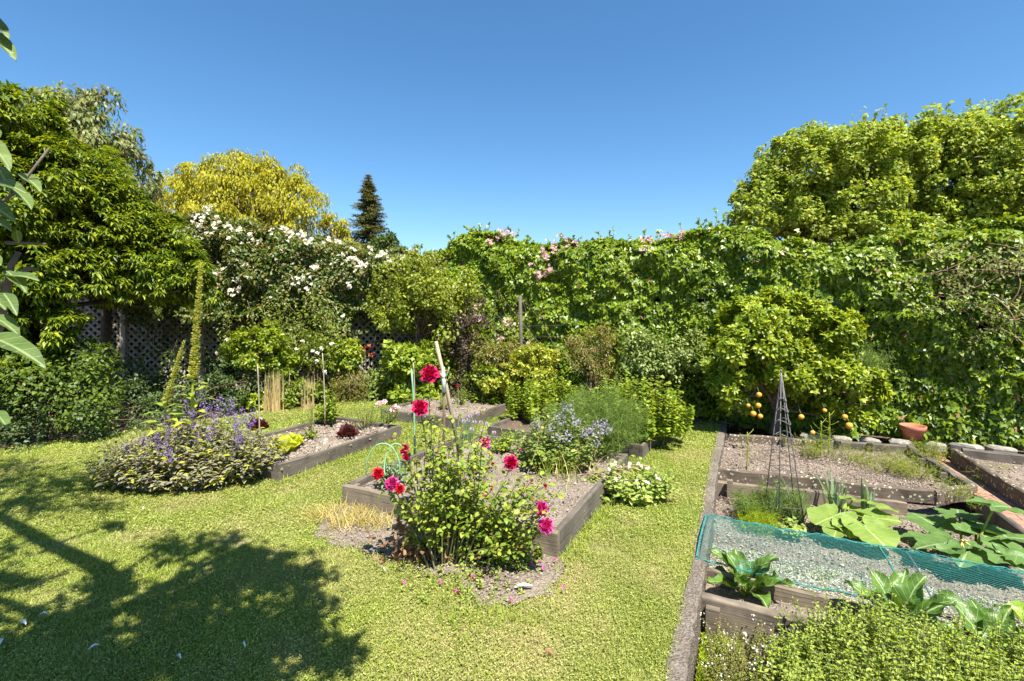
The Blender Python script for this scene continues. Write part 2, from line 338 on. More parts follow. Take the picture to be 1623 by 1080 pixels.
def limbs(mb, base, top, tips, r0, r1, m=0, seed=0, sides=7):
    g = rng(seed); base = np.asarray(base, float); top = np.asarray(top, float)
    tube(mb, curve(base, top, g.normal(size=3)*.05*np.linalg.norm(top-base), 8), np.linspace(r0, r0*.6, 8), sides, m)
    for t in tips:
        f = g.uniform(.45, 1); s = base*(1-f)+top*f; t = np.asarray(t, float); L = np.linalg.norm(t-s)
        c = curve(s, t, g.normal(size=3)*.06*L+Z*.06*L, 6); tube(mb, c, np.linspace(r0*.5*(1.1-f*.4), r1, 6), 5, m)
        for _ in range(3):
            i = g.integers(2, 5); e = c[i]+nrm(g.normal(size=3)+nrm(t-s))*L*.3; tube(mb, curve(c[i], e, g.normal(size=3)*.03*L, 4), np.linspace(r1*1.6, r1*.6, 4), 4, m)
def board(p0, p1, ztop, h, th, mat, parent, name='board', seed=0, wob=.006, side=None):
    """weathered plank: chamfered section swept from p0 to p1 with slight irregularity"""
    g = rng(seed+int(abs(p0[0]*100))); p0 = np.array([p0[0], p0[1], 0.]); p1 = np.array([p1[0], p1[1], 0.]); L = np.linalg.norm(p1-p0); d = (p1-p0)/L; s = np.array([-d[1], d[0], 0])
    c = min(.012, th*.2); n = max(3, int(L/.09)); sec = [(-th/2, -h), (th/2, -h), (th/2, -c), (th/2-c, 0), (-th/2+c, 0), (-th/2, -c)]
    per = np.cumsum([0]+[math.dist(sec[i], sec[(i+1) % 6]) for i in range(5)])
    V = []; UV = []; dz = np.interp(np.linspace(0, 1, n+1), np.linspace(0, 1, 5), g.normal(size=5)*wob*.8)
    for i in range(n+1):
        for k, (a, b) in enumerate(sec):
            j = g.normal(size=2)*wob*.25
            V.append(p0+d*L*i/n+s*(a+j[0])+Z*((ztop+b+j[1] if b > -h else ztop+b)+dz[i])); UV.append((L*i/n+seed*3.7, per[k]+seed))
    Q = [(i*6+k, i*6+(k+1) % 6, (i+1)*6+(k+1) % 6, (i+1)*6+k) for i in range(n) for k in range(6)]
    e = n*6; T = [(0, k+1, k) for k in range(1, 5)]+[(e, e+k, e+k+1) for k in range(1, 5)]
    mb = MB(); mb.add(V, T, Q, uv=UV); return mb.build(name, mat, parent, smooth=False)
def box(mb, c, sx, sy, sz, m=0, ax=(1, 0, 0), ay=(0, 1, 0), uvs=1):
    c = np.asarray(c, float); ax = np.asarray(ax, float); ay = np.asarray(ay, float); az = np.cross(ax, ay)
    V = [c+ax*sx*i/2+ay*sy*j/2+az*sz*k/2 for k in (-1, 1) for j in (-1, 1) for i in (-1, 1)]
    Q = [(0, 2, 3, 1), (4, 5, 7, 6), (0, 1, 5, 4), (2, 6, 7, 3), (0, 4, 6, 2), (1, 3, 7, 5)]
    uv = [(i*sx/2, j*sy/2+k*sz/2) for k in (-1, 1) for j in (-1, 1) for i in (-1, 1)]
    mb.add(V, None, Q, m=m, uv=uv)
def gridpatch(poly, z, res, amp, seed, noise=5, edge=.08):
    """bumpy sheet over a polygon"""
    poly = [tuple(p[:2]) for p in poly]; xs = [p[0] for p in poly]; ys = [p[1] for p in poly]
    nx = int((max(xs)-min(xs))/res)+2; ny = int((max(ys)-min(ys))/res)+2
    X, Y = np.meshgrid(min(xs)+np.arange(nx)*res, min(ys)+np.arange(ny)*res); g = rng(seed)
    x = X.ravel()+g.uniform(-.3, .3, X.size)*res; y = Y.ravel()+g.uniform(-.3, .3, X.size)*res; P3 = np.stack([x, y, 0*x], -1)
    zz = z+amp*(vnoise(P3, noise, seed)*.6+vnoise(P3, noise*4, seed+1)*.4)
    inside = inpoly(x, y, poly).reshape(ny, nx)
    ok = inside[:-1, :-1] | inside[1:, :-1] & inside[:-1, 1:] | inside[1:, 1:]
    iy, ix = np.nonzero(ok); a = iy*nx+ix; Q = np.stack([a, a+1, a+nx+1, a+nx], -1)
    V = np.stack([x, y, zz], -1); used = np.unique(Q); remap = np.zeros(len(V), int); remap[used] = np.arange(len(used))
    return V[used], remap[Q]
def quadpatch(c4, z, n, amp, seed, noise=5, bowl=0):
    s, t = np.meshgrid(np.linspace(0, 1, n), np.linspace(0, 1, n)); s = s.ravel()[:, None]; t = t.ravel()[:, None]; c = [np.array([p[0], p[1], 0.]) for p in c4]
    V = (c[0]*(1-s)+c[1]*s)*(1-t)+(c[3]*(1-s)+c[2]*s)*t
    V[:, 2] = z+amp*(vnoise(V, noise, seed)*.6+vnoise(V, noise*4.3, seed+1)*.4)+bowl*(np.sin(s[:, 0]*PI)*np.sin(t[:, 0]*PI))
    Q = [(i*n+j, i*n+j+1, (i+1)*n+j+1, (i+1)*n+j) for i in range(n-1) for j in range(n-1)]
    return V, np.array(Q)
CRUMB = []
def crumbs(c4, z, n, s0, s1, seed, m=0):
    g = rng(seed); s = g.random((n, 1)); t = g.random((n, 1)); c = [np.array([p[0], p[1], 0.]) for p in c4]
    p = (c[0]*(1-s)+c[1]*s)*(1-t)+(c[3]*(1-s)+c[2]*s)*t; p[:, 2] = z+g.uniform(0, .006, n)
    CRUMB.append((p, g.uniform(s0, s1, n)*np.where(g.random(n) < .1, 1.6, 1), m))

# ------------------------------------------------------------------ THE SETTING
def kx(y): return .64+.4776*(y-2.08)       # left edge of the kerb
B_ = np.array([.29, 3.08, 0]); BU, BV = 1.87, 1.87
bA, bB, bC, bD = B_-U*BU, B_, B_+Vv*BV, B_-U*BU+Vv*BV           # central bed
R2 = np.array([-1.37, 5.98, 0]); l2 = [R2-Vv*1.72, R2, R2-U*1.15, R2-U*1.15-Vv*1.72]   # left bed
N3 = np.array([-.64, 6.32, 0]); l3 = [N3, N3+Vv*1.62, N3+Vv*1.62-U*1.4, N3-U*1.4]     # back bed
l4 = [np.array([1.39, 5.13, 0]), np.array([2.08, 6.42, 0]), np.array([2.08, 6.42, 0])-U*1.9, np.array([1.39, 5.13, 0])-U*1.9]  # raspberry bed
LAWN = [(kx(-3)+.045, -3), (kx(2)+.045, 2), (kx(4.3)+.045, 4.3), (kx(6.8)+.045, 6.8), (2.35, 7.06), (1.6, 7.2), (.9, 7.55), (.35, 8.05), (-.45, 8.6), (-2.5, 8.8), (-3.6, 8.0), (-4.3, 7.05), (-4.8, 6.5), (-5.85, 5.5), (-9, 4.2), (-9, -3)]
S1 = [G(492, 830), G(548, 800), bA[:2], bB[:2]+U[:2]*.02, G(905, 893), G(880, 935), G(825, 955), G(770, 960), G(690, 915), G(605, 878), G(530, 858)]   # earth before the central bed
S2 = [G(175, 712), G(240, 760), G(290, 786), G(340, 770), G(440, 745), G(400, 700), G(300, 670)]
for nm, z, ext in (('ground', -.45, 900),):
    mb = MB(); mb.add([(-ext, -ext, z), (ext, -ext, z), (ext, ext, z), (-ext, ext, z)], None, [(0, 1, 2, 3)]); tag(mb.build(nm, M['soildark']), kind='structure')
# earth under lawn and borders (upper level)
mb = MB(); mb.add([(kx(-4)+.05, -4, -.03), (kx(7.0)+.05, 7.0, -.03), (8.5, 7.0-.454*5.2/.891-.3, -.03), (8.5, 15, -.03), (-16, 15, -.03), (-16, -4, -.03)], [(0, 1, 5), (1, 2, 3), (1, 3, 4), (1, 4, 5)])
tag(mb.build('garden_soil', M['soildark']), kind='structure')
def dryf(x, y):
    d = np.zeros(len(x)); p3 = np.stack([x, y, 0*x], -1)
    for px, py, r, s in ((880, 915, .28, .9), (800, 1003, .22, .95), (300, 795, .3, .45), (225, 850, .2, .5), (500, 815, .4, .35), (940, 790, .25, .5), (1110, 725, .3, .5), (690, 985, .25, .35), (600, 745, .3, .35), (960, 860, .2, .4), (1000, 900, .35, .3), (850, 960, .4, .5), (400, 830, .4, .3), (1080, 780, .3, .35), (540, 900, .4, .3), (760, 1020, .5, .5), (700, 700, .4, .3), (500, 760, .5, .3)):
        c = G(px, py); q = np.hypot(x-c[0], (y-c[1])*1.3)/r; d = np.maximum(d, 1.25*s*np.clip(1.35-q, 0, 1))
    n = vnoise(p3, 7, 3)*.5+vnoise(p3, 2.1, 4)*.5
    return np.clip(d*(.45+1.1*vnoise(p3, 11, 5))+np.clip(n-.5, 0, 1)*1.6, 0, 1)
def grassmat(name, base):
    t = NT(name); g = t.n('ShaderNodeNewGeometry'); at = t.n('ShaderNodeAttribute', attribute_name='dry')
    if base: c = t.ramp(t.noise(22, 5), [(.3, (.06, .095, .012)), (.7, (.13, .17, .025))]); d = t.ramp(t.noise(60, 4), [(.3, (.2, .15, .07)), (.7, (.36, .29, .15))])
    else:
        rn = g.outputs['Random Per Island']; c = t.ramp(rn, [(0, (.12, .175, .022)), (.45, (.26, .31, .048)), (.8, (.39, .42, .09)), (1, (.54, .52, .2))]); d = t.ramp(rn, [(0, (.26, .26, .07)), (1, (.58, .48, .27))])
    nz = t.noise(1.1, 3); hs = t.n('ShaderNodeHueSaturation'); t.l(c, hs.inputs['Color']); t.l(t.math('MULTIPLY_ADD', nz, .7, .68), hs.inputs['Value'])
    c = t.mixc(at.outputs['Fac'], hs.outputs[0], d); t.l(c, t.b.inputs['Base Color']); t.b.inputs['Roughness'].default_value = .55; t.b.inputs['Specular IOR Level'].default_value = .3
    if base: t.bump(t.noise(90, 4), 1, .01)
    else:
        tl = t.n('ShaderNodeBsdfTranslucent'); t.l(t.mixc(1.0, c, (1.3, 1.25, .6), 'MULTIPLY'), tl.inputs[0]); mx = t.n('ShaderNodeMixShader', i_0=.35)
        t.l(t.b.outputs[0], mx.inputs[1]); t.l(tl.outputs[0], mx.inputs[2]); t.l(mx.outputs[0], t.out.inputs[0])
    return t.m
V, Q = gridpatch(LAWN, -.006, .05, .016, 1, 2.5); mb = MB(); mb.add(V, None, Q, a=dryf(V[:, 0], V[:, 1])+.001)
tag(mb.build('lawn', grassmat('turf earth', True)), kind='structure')
def rough_edge(S, seed, amp=.06, step=.06):
    g = rng(seed); out = []; S = [np.array([p[0], p[1], 0.]) for p in S]
    for i in range(len(S)):
        a, b = S[i], S[(i+1) % len(S)]; n = max(1, int(np.linalg.norm(b-a)/step))
        for k in range(n): p = a+(b-a)*k/n; out.append(p+np.append(g.normal(size=2)*amp*.35, 0)+amp*(vnoise(p[None], 5, seed)[0]-.5)*2*np.array([1, 1, 0]))
    return out
S1 = rough_edge(S1, 3); S2 = rough_edge(S2, 4)
for nm, S in (('bare_earth', S1), ('bare_earth', S2)):
    V, Q = gridpatch(S, .004, .015, .02, 5, 7); mb = MB(); mb.add(V, None, Q); tag(mb.build(nm, M['soil']), kind='structure')
def beds_mask(x, y):
    b = np.zeros(len(x), bool)
    for pl in ([bA-U*.03, bB+U*.03, bC+U*.03, bD-U*.03], l2, l3, l4): b |= inpoly(x, y, [tuple(p[:2]) for p in pl])
    return b
def lawn_points(n, x0, x1, y0, y1, seed):
    g = rng(seed); x = g.uniform(x0, x1, n); y = g.uniform(y0, y1, n)
    k = inpoly(x, y, LAWN) & (np.abs(x) < 1.12*np.maximum(y, .1)+.9); p3 = np.stack([x, y, 0*x], -1)
    soft = (vnoise(p3, 14, 9)-.5)*.12
    s = inpoly(x+soft, y+soft, [tuple(p[:2]) for p in S1]) | inpoly(x+soft, y, [tuple(p[:2]) for p in S2])
    k &= ~beds_mask(x, y) & (~s | (g.random(n) < .04)); return x[k], y[k]
mb = MB(); g = rng(11)
for n, y0, y1, L, W in ((170000, .7, 1.85, .03, .004), (520000, 1.85, 3.3, .03, .0034), (470000, 3.3, 5.2, .032, .0052), (330000, 5.2, 8.9, .036, .009)):
    x, y = lawn_points(n, -9 if y1 > 5 else -5, 3.2, y0, y1, int(y0*10)); k = len(x); d = dryf(x, y); p3 = np.stack([x, y, 0*x], -1)
    tall = .55+.9*vnoise(p3, 5, 21)
    blades(mb, np.stack([x, y, 0*x], -1), g.uniform(0, 2*PI, k), g.uniform(.2, 1.25, k), g.uniform(.1, .9, k), L*g.uniform(.4, 1.05, k)*tall*(1-.45*d), W*g.uniform(.7, 1.3, k), 1 if y0 > 3 or y0 < 1 else 2, a=d+.001)
# clover and weed leaves in the turf
for n, y0, y1, s in ((330000, 1.85, 3.4, .0095), (230000, 3.4, 5.5, .013), (110000, 5.5, 8.9, .02)):
    x, y = lawn_points(n, -7, 3, y0, y1, 50+int(y0*10)); p3 = np.stack([x, y, 0*x], -1); k = vnoise(p3, 2.3, 31)+.5*vnoise(p3, 9, 33) > .6
    x, y = x[k], y[k]; k = len(x); O = np.stack([x, y, g.uniform(.008, .028, k)], -1); az = g.uniform(0, 2*PI, k)
    leaves(mb, O, np.stack([np.cos(az), np.sin(az), g.uniform(-.3, .5, k)], -1), Z+g.normal(size=(k, 3))*.35, s*g.uniform(.6, 1.5, k), SM, a=dryf(x, y)*.5+.001)
tag(mb.build('grass', grassmat('grass blades', False), smooth=False), 'short mown grass and clover covering the lawn', 'grass', kind='stuff')
# longer tufts
mb = MB()
def tufts(mb, pts, n, L, W, seed, m=0, spread=.05, tilt=(.1, 1.0), bend=(.3, 1.2), seg=3):
    g = rng(seed); pts = np.asarray(pts, float); i = g.integers(0, len(pts), n); O = pts[i]+np.concatenate([g.normal(size=(n, 2))*spread, np.zeros((n, 1))], 1)
    blades(mb, O, g.uniform(0, 2*PI, n), g.uniform(*tilt, n), g.uniform(*bend, n), L*g.uniform(.5, 1.15, n), W*g.uniform(.7, 1.2, n), seg, m)
def along(a, b, n): return [np.asarray(a)*(1-s)+np.asarray(b)*s for s in np.linspace(0, 1, n)]
edge = along(l2[0]+U*.05, l2[1]+U*.05, 25)+along(bB+U*.06, bC+U*.06, 20)+along(bA-U*.06, bD-U*.06, 20)+along(l3[0]+U*.05, l3[1]+U*.05, 15)+along(l3[3]-Vv*.05, l3[0]-Vv*.05, 12)+along(G(720, 985), G(860, 985), 6)
tufts(mb, edge, 3600, .085, .005, 3); tufts(mb, [np.array([p[0], p[1], 0.]) for p in S1+S2], 2600, .06, .0045, 33, spread=.035)
g = rng(8); pts = [G(g.uniform(150, 560), g.uniform(860, 1070)) for _ in range(60)]+[G(g.uniform(560, 800), g.uniform(960, 1075)) for _ in range(30)]
tufts(mb, pts, 2200, .07, .0055, 5, spread=.07, tilt=(.5, 1.3))
tag(mb.build('long_grass', M['grassy']), 'longer grass tufts left along bed boards and in the near lawn', 'grass', kind='stuff')

# kerb along lawn edge
def strip(nm, mat, y0, y1, off, wd, z0, z1, seed, label, cat):
    mb = MB(); g = rng(seed); n = int((y1-y0)/.06); V = []
    for i in range(n+1):
        y = y0+(y1-y0)*i/n; x = kx(y)+off+.012*math.sin(y*2.1+1)+.003*math.sin(y*7); nz = g.normal(size=6)*.004
        for k, (a, b) in enumerate(((0, z0), (0+nz[0], z1-.003), (.006+nz[1], z1+nz[2]), (wd-.008, z1+nz[3]), (wd+nz[4], z1-.006), (wd, z0))): V.append((x+a*.9, y-a*.45, b))
    Q = [(i*6+k, i*6+k+1, (i+1)*6+k+1, (i+1)*6+k) for i in range(n) for k in range(5)]; mb.add(V, None, Q)
    return tag(mb.build(nm, mat, smooth=False), label, cat)
k_ = strip('kerb', M['kerb'], -.5, 6.85, .02, .085, -.25, .018, 4, 'long weathered concrete kerb between the lawn and the lower beds', 'kerb')
# lower level soil (right side)
rr = [(kx(-1)+.12, -1), (kx(6.9)+.1, 6.9), (7.5, 4.6), (7.5, -1)]
V, Q = gridpatch(rr, -.25, .06, .03, 8, 4); mb = MB(); mb.add(V, None, Q); tag(mb.build('lower_soil', M['mulch']), kind='structure')

# ------------------------------------------------------------------ RAISED BEDS
def bed(label, corners, ztop, h, th, mats, soilz, soilmat, seed, ncr, posts=True, loc=None, amp=.05):
    c = [np.asarray(p, float) for p in corners]; t = thing('raised_bed', label, 'garden bed', (*np.mean(c, 0)[:2], 0))
    n = len(c)
    for i in range(n):
        a, b = c[i], c[(i+1) % n]; d = nrm(b-a); ins = np.array([-d[1], d[0], 0])
        if np.dot(np.mean(c, 0)-a, ins) < 0: ins = -ins
        k = i % 2; a2 = a+ins*th/2+(d*(th+.002) if k else 0); b2 = b+ins*th/2-(d*(th+.002) if k else 0)
        board(a2, b2, ztop, h, th, mats[i % len(mats)], t, seed=seed+i)
        if posts:
            m2 = MB(); q = a+ins*(th+.03)+d*(th+.03); box(m2, (q[0], q[1], ztop-h/2-.012), .045, .045, h, ax=d, ay=ins); m2.build('corner_post', mats[0], t, smooth=False)
    V, Q = quadpatch(c[:4] if n == 4 else c[:4], soilz, 46, amp, seed, 6)
    m2 = MB(); m2.add(V, None, Q); m2.build('soil', soilmat, t)
    return t
bed('square grey timber bed behind the crimson rose bush', [bA, bB, bC, bD], .175, .21, .045, [M['woodtan'], M['wood'], M['wood'], M['wood']], .085, M['soil'], 1, 0)
bed('long low timber bed beside the purple sage, holding lettuces', l2, .165, .2, .04, [M['wood']], .06, M['soil'], 9, 0, amp=.09)
bed('farthest low timber bed on the lawn, below the bronze shrub', l3, .16, .2, .04, [M['wood']], .09, M['soil'], 15, 0)
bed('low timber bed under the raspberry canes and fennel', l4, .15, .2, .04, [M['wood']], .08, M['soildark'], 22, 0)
crumbs([bA+U*.1, bB-U*.1+Vv*.1, bC-U*.1, bD], .135, 2600, .005, .014, 1); crumbs(l2, .12, 1500, .008, .022, 2); crumbs(l3, .13, 800, .008, .02, 3)
crumbs(l2, .11, 260, .02, .05, 12); crumbs(l3, .12, 120, .02, .04, 13); crumbs([bA+U*.1, bB-U*.1+Vv*.1, bC-U*.1, bD], .125, 220, .014, .03, 14)
crumbs([G(500, 860), G(800, 965), G(880, 900), G(560, 800)], .022, 1300, .004, .013, 4)
# asparagus bed
a1, a2, a3, a4, a5 = np.array([2.03, 4.9, 0]), np.array([3.72, 4.27, 0]), np.array([4.17, 4.36, 0]), np.array([4.66, 5.66, 0]), np.array([2.70, 6.25, 0])
t = thing('raised_bed', 'wide lichen spotted sleeper bed of asparagus next to the brick path', 'garden bed', (3.4, 5.2, 0))
board(a1, a2-U*.003, -.0, .12, .06, M['woodlich'], t, seed=41, wob=.012); board(a2+U*.003, a3, .01, .13, .06, M['woodlich'], t, seed=42, wob=.012)
board(a1-Vv*.07, a2-Vv*.05-U*.2, -.105, .16, .05, M['woodtan'], t, seed=43, wob=.01); board(a3+Vv*.035, a4, .01, .26, .07, M['wood'], t, seed=44, wob=.012)
board(a4-U*.05, (a4+a5)/2+U*.1, .0, .18, .06, M['wood'], t, seed=45); board((a4+a5)/2+U*.05+Vv*.02, a5, -.01, .18, .06, M['woodlich'], t, seed=46)
for q in (a1-Vv*.12+U*.17, ): m2 = MB(); box(m2, (q[0], q[1], -.17), .05, .05, .2, ax=U, ay=Vv); m2.build('peg', M['woodtan'], t, smooth=False)
for f in (.28, .62): q = a3*(1-f)+a4*f-U*.07; m2 = MB(); box(m2, (q[0], q[1], -.09), .05, .05, .16, ax=U, ay=Vv); m2.build('peg', M['wood'], t, smooth=False)
for f in (.02, .35, .55, .8): q = a5*(1-f)+a4*f-Vv*.06; m2 = MB(); box(m2, (q[0], q[1], -.08), .045, .045, .18, ax=U, ay=Vv); m2.build('peg', M['wooddark'], t, smooth=False)
V, Q = quadpatch([a1+Vv*.02, a3+Vv*.02, a4, a5], -.13, 50, .05, 47, 5); m2 = MB(); m2.add(V, None, Q); m2.build('soil', M['mulch'], t)
crumbs([a1+Vv*.05, a3-U*.1+Vv*.05, a4-U*.1, a5], -.09, 3800, .006, .016, 6); crumbs([a1+Vv*.05, a3-U*.1+Vv*.05, a4-U*.1, a5], -.1, 260, .015, .035, 15)
# right raised bed
c1 = np.array([4.72, 5.16, 0]); c2 = c1-Vv*3.0+U*.25; c3 = c1+U*2.6; c4 = c2+U*2.6
t = thing('raised_bed', 'dark stained timber bed right of the brick path', 'garden bed', (5.6, 4, 0))
board(c1, c2, .11, .3, .06, M['woodlich'], t, seed=51, wob=.008); board(c1+U*.065, c3, .11, .25, .06, M['wood'], t, seed=52, wob=.008)
V, Q = quadpatch([c2, c4, c3, c1], .0, 40, .05, 53, 5); m2 = MB(); m2.add(V, None, Q); m2.build('soil', M['mulch'], t); crumbs([c2, c4, c3, c1], .03, 2200, .008, .024, 7)
# front-right bed (netted)
f1 = G(1088, 934, -.0); f1 = np.array([1.0, 2.76, 0]); fr = f1+U*2.5
t = thing('raised_bed', 'long timber edged bed in the lower right with mesh netting over its middle', 'garden bed', (2, 3, 0))
board(f1+U*.03, f1+U*.95, -.005, .24, .055, M['woodtan'], t, seed=61, wob=.008); board(f1+U*.955, fr, -.03, .2, .05, M['woodtan'], t, seed=62, wob=.008)
q = f1+U*.14-Vv*.05; m2 = MB(); box(m2, (q[0], q[1], -.15), .07, .04, .22, ax=U, ay=Vv); m2.build('peg', M['woodtan'], t, smooth=False)
e1 = np.array([1.17, 3.07, 0]); board(e1, e1+U*2.4, -.03, .2, .035, M['woodtan'], t, seed=63)
V, Q = quadpatch([f1+U*.03+Vv*.03, fr+Vv*.03, e1+U*2.4-Vv*.02, e1-Vv*.02], -.14, 30, .04, 64, 7); m2 = MB(); m2.add(V, None, Q); m2.build('soil', M['soil'], t)
e2 = e1+Vv*.7
V, Q = quadpatch([e1+Vv*.02, e1+U*2.4+Vv*.02, e2+U*2.4, e2], -.2, 60, .03, 65, 7); m2 = MB(); m2.add(V, None, Q); m2.build('seedbed', M['soilgrey'], t)
crumbs([e1+Vv*.05, e1+U*2.35+Vv*.05, e2+U*2.35, e2], -.175, 4200, .004, .012, 9, 1)
crumbs([f1+U*.1+Vv*.05, fr+Vv*.05, e1+U*2.35, e1+U*.1], -.11, 900, .004, .011, 10); crumbs([e2, e2+U*2.6, a2+U*.3-Vv*.2, a1-Vv*.2], -.225, 3200, .006, .018, 11)
# crumbs mesh
mb = MB(); g = rng(77); tv = np.array([(0, 0, .8), (1, 0, 0), (.2, .8, .1), (-.9, .3, 0), (-.3, -.9, .05), (.1, .1, -.6)]); tt = np.array([(0, 1, 2), (0, 2, 3), (0, 3, 4), (0, 4, 1), (5, 2, 1), (5, 3, 2), (5, 4, 3), (5, 1, 4)])
for p, s, m in CRUMB: leaves(mb, p, g.normal(size=p.shape)*np.array([1, 1, .3]), Z+g.normal(size=p.shape)*.3, s*.6, (tv, tt), m)
clod = leafmat('soil clods and chips', [(.12, .09, .068), (.22, .17, .13), (.31, .25, .2), (.42, .36, .3)], .95, 0, .1, .1)
clod2 = leafmat('pale seedbed debris', [(.2, .17, .13), (.4, .36, .26), (.62, .6, .45)], .95, 0, .1, .1)
tag(mb.build('soil_crumbs', [clod, clod2], smooth=False), 'loose crumbs of soil and bark chips lying on the beds', 'soil crumbs', kind='stuff')

# brick path
t_ = NT('old red brick paving'); ob = t_.n('ShaderNodeTexCoord').outputs['Object']; mp = t_.n('ShaderNodeMapping'); mp.inputs['Rotation'].default_value = (0, 0, R(27)); t_.l(ob, mp.inputs[0])
br = t_.n('ShaderNodeTexBrick', i_Scale=1.0); br.inputs['Brick Width'].default_value = .23; br.inputs['Row Height'].default_value = .115; br.inputs['Mortar Size'].default_value = .006
br.inputs['Color1'].default_value = (.46, .19, .13, 1); br.inputs['Color2'].default_value = (.34, .15, .1, 1); br.inputs['Mortar'].default_value = (.1, .08, .06, 1); t_.l(mp.outputs[0], br.inputs[0])
cc = t_.mixc(t_.ramp(t_.noise(4, 4, ob), [(.42, (0, 0, 0)), (.7, (.8, .8, .8))]), br.outputs['Color'], (.2, .16, .11)); cc = t_.mixc(t_.ramp(t_.noise(35, 4, ob), [(.5, (0, 0, 0)), (.75, (.6, .6, .6))]), cc, (.42, .27, .2))
t_.l(cc, t_.b.inputs['Base Color']); t_.b.inputs['Roughness'].default_value = .9; t_.bump(t_.math('SUBTRACT', t_.noise(30, 3, ob), br.outputs['Fac']), .8, .008)
V, Q = quadpatch([a4+U*.02, c1-U*.02+Vv*.25, c2-U*.02, a3-Vv*2.2+U*.15], -.055, 40, .012, 71, 3); mb = MB(); mb.add(V, None, Q); tag(mb.build('brick_path', t_.m), kind='structure')
pe = thing('path_edging', 'timber edging board between brick path and zucchini', 'edging', (4, 3.9, 0)); board(a3-Vv*.1+U*.0, a3-Vv*2.1+U*.08, -.05, .2, .05, M['wood'], pe, seed=73)
# back edging stones on the border behind asparagus bed
proto = []
for i, f in enumerate(np.linspace(.5, 1.75, 9)):
    g = rng(200+i); c = a5*(1-f)+a4*f+Vv*.11; r = g.uniform(.075, .13); n = 9; an = np.sort(g.uniform(0, 2*PI, n)); rr_ = r*g.uniform(.75, 1.1, n)
    mb = MB(); V = []
    for k in range(n):
        for zz, sc_ in ((-.06, .95), (.01, 1), (.03+g.uniform(-.006, .006), .8)): V.append(c+U*math.cos(an[k])*rr_[k]*sc_*1.25+Vv*math.sin(an[k])*rr_[k]*sc_*.8+Z*zz)
    V.append(c+Z*.035); Q = [(k*3+j, ((k+1) % n)*3+j, ((k+1) % n)*3+j+1, k*3+j+1) for k in range(n) for j in range(2)]; T = [(k*3+2, ((k+1) % n)*3+2, 3*n) for k in range(n)]
    mb.add(V, T, Q); tag(mb.build('edging_stone', M['stone'], loc=c, smooth=False), 'flat pale stone in the row of edging stones below the ivy wall', 'stone', 'edging stones below the ivy')
# kerb-like edging at the far end of the lawn strip
t = thing('timber_edging', 'grey timber edging at the far end of the narrow lawn strip', 'edging', (2.6, 6.9, 0)); board((2.1, 7.12), (2.98, 6.72), .05, .12, .07, M['wood'], t, seed=75)
# ------------------------------------------------------------------ FENCES
IV0 = np.array([2.8, 7.4, 0])+Vv*.16                      # a point on the ivy wall line, direction U
def on_line(px, o, d): k = (px-CX)/F; return (k*o[1]-o[0])/(d[0]-k*d[1])
def prof(pts, o, d):
    T = []; H = []
    for px, py in pts: t = on_line(px, o, d); y = (o+d*t)[1]; T.append(t); H.append(CAMH+(HY-py)/F*y)
    return np.array(T), np.array(H)
ivT, ivH = prof([(672, 412), (700, 392), (750, 368), (800, 374), (860, 388), (900, 385), (950, 378), (1000, 388), (1050, 378), (1100, 372), (1140, 358), (1190, 358), (1230, 378), (1290, 388), (1350, 384), (1400, 378), (1450, 370), (1500, 360), (1560, 352), (1623, 348)], IV0-Vv*.1, U)
ivT = np.append(ivT, ivT[-1]+1.5); ivH = np.append(ivH, ivH[-1])
ft = thing('fence_backing', 'dark timber board fence almost wholly hidden by ivy', 'fence', IV0+Vv*.35)
a, b = IV0+Vv*.35+U*(ivT[0]-.2), IV0+Vv*.35+U*ivT[-1]; L = np.linalg.norm(b-a); mb = MB()
for i in range(int(L/.152)): c = a+U*(i+.5)*.152; box(mb, (c[0], c[1], 1.0), .148, .022, 2.5, ax=U, ay=Vv)
mb.build('boards', M['wooddark'], ft, smooth=False)
LF0, LF1 = np.array([-9.0, 8.95, 0]), np.array([-1.75, 9.85, 0]); Lu = nrm(LF1-LF0); Ln = np.array([Lu[1], -Lu[0], 0])   # Ln faces the garden
LLen = np.linalg.norm(LF1-LF0)
lf = thing('lattice_fence', 'grey brown diagonal lattice fence below the white rambling rose', 'fence', LF0)
mb = MB()
for i in range(6):
    c = LF0+Lu*(.3+i*1.38)+Ln*.03; m2 = MB(); box(m2, (c[0], c[1], .95), .09, .09, 2.0, ax=Lu, ay=-Ln); m2.build('post', M['lattice'], lf, smooth=False)
for pz in (.06, 1.9): m2 = MB(); c = (LF0+LF1)/2; box(m2, (c[0], c[1], pz), LLen, .05, .06, ax=Lu, ay=-Ln); m2.build('rail', M['lattice'], lf, smooth=False)
H0, H1 = .1, 1.87; hh = H1-H0
for sgn, off in ((1, .0), (-1, .012)):
    s0 = -hh
    while s0 < LLen+hh:
        x0, x1 = s0, s0+sgn*hh; za, zb = H0, H1
        if sgn > 0:
            xs, xe = max(x0, 0), min(x1, LLen)
            if xe > xs: za, zb = H0+(xs-x0), H0+(xe-x0)
        else:
            xs, xe = min(x0, LLen), max(x1, 0)
            if xe < xs: za, zb = H0+(x0-xs), H0+(x0-xe)
        if (xe-xs)*sgn > .03:
            p = LF0+Lu*xs+Z*za+Ln*off; q = LF0+Lu*xe+Z*zb+Ln*off; d = nrm(q-p); box(mb, (p+q)/2, np.linalg.norm(q-p), .011, .042, ax=d, ay=-Ln)
        s0 += .14
mb.build('lattice', M['lattice'], lf, smooth=False)
bt = thing('fence_backing', 'added dark backing sheet behind the lattice, darkening its gaps in place of a hedge', 'fence', LF0); mb = MB(); c = (LF0+LF1)/2-Ln*.35
box(mb, (c[0], c[1], 1.1), LLen+.6, .03, 2.6, ax=Lu, ay=-Ln); mb.build('boards', M['wooddark'], bt, smooth=False)  # added sheet, darkens the lattice gaps where a hedge would stand

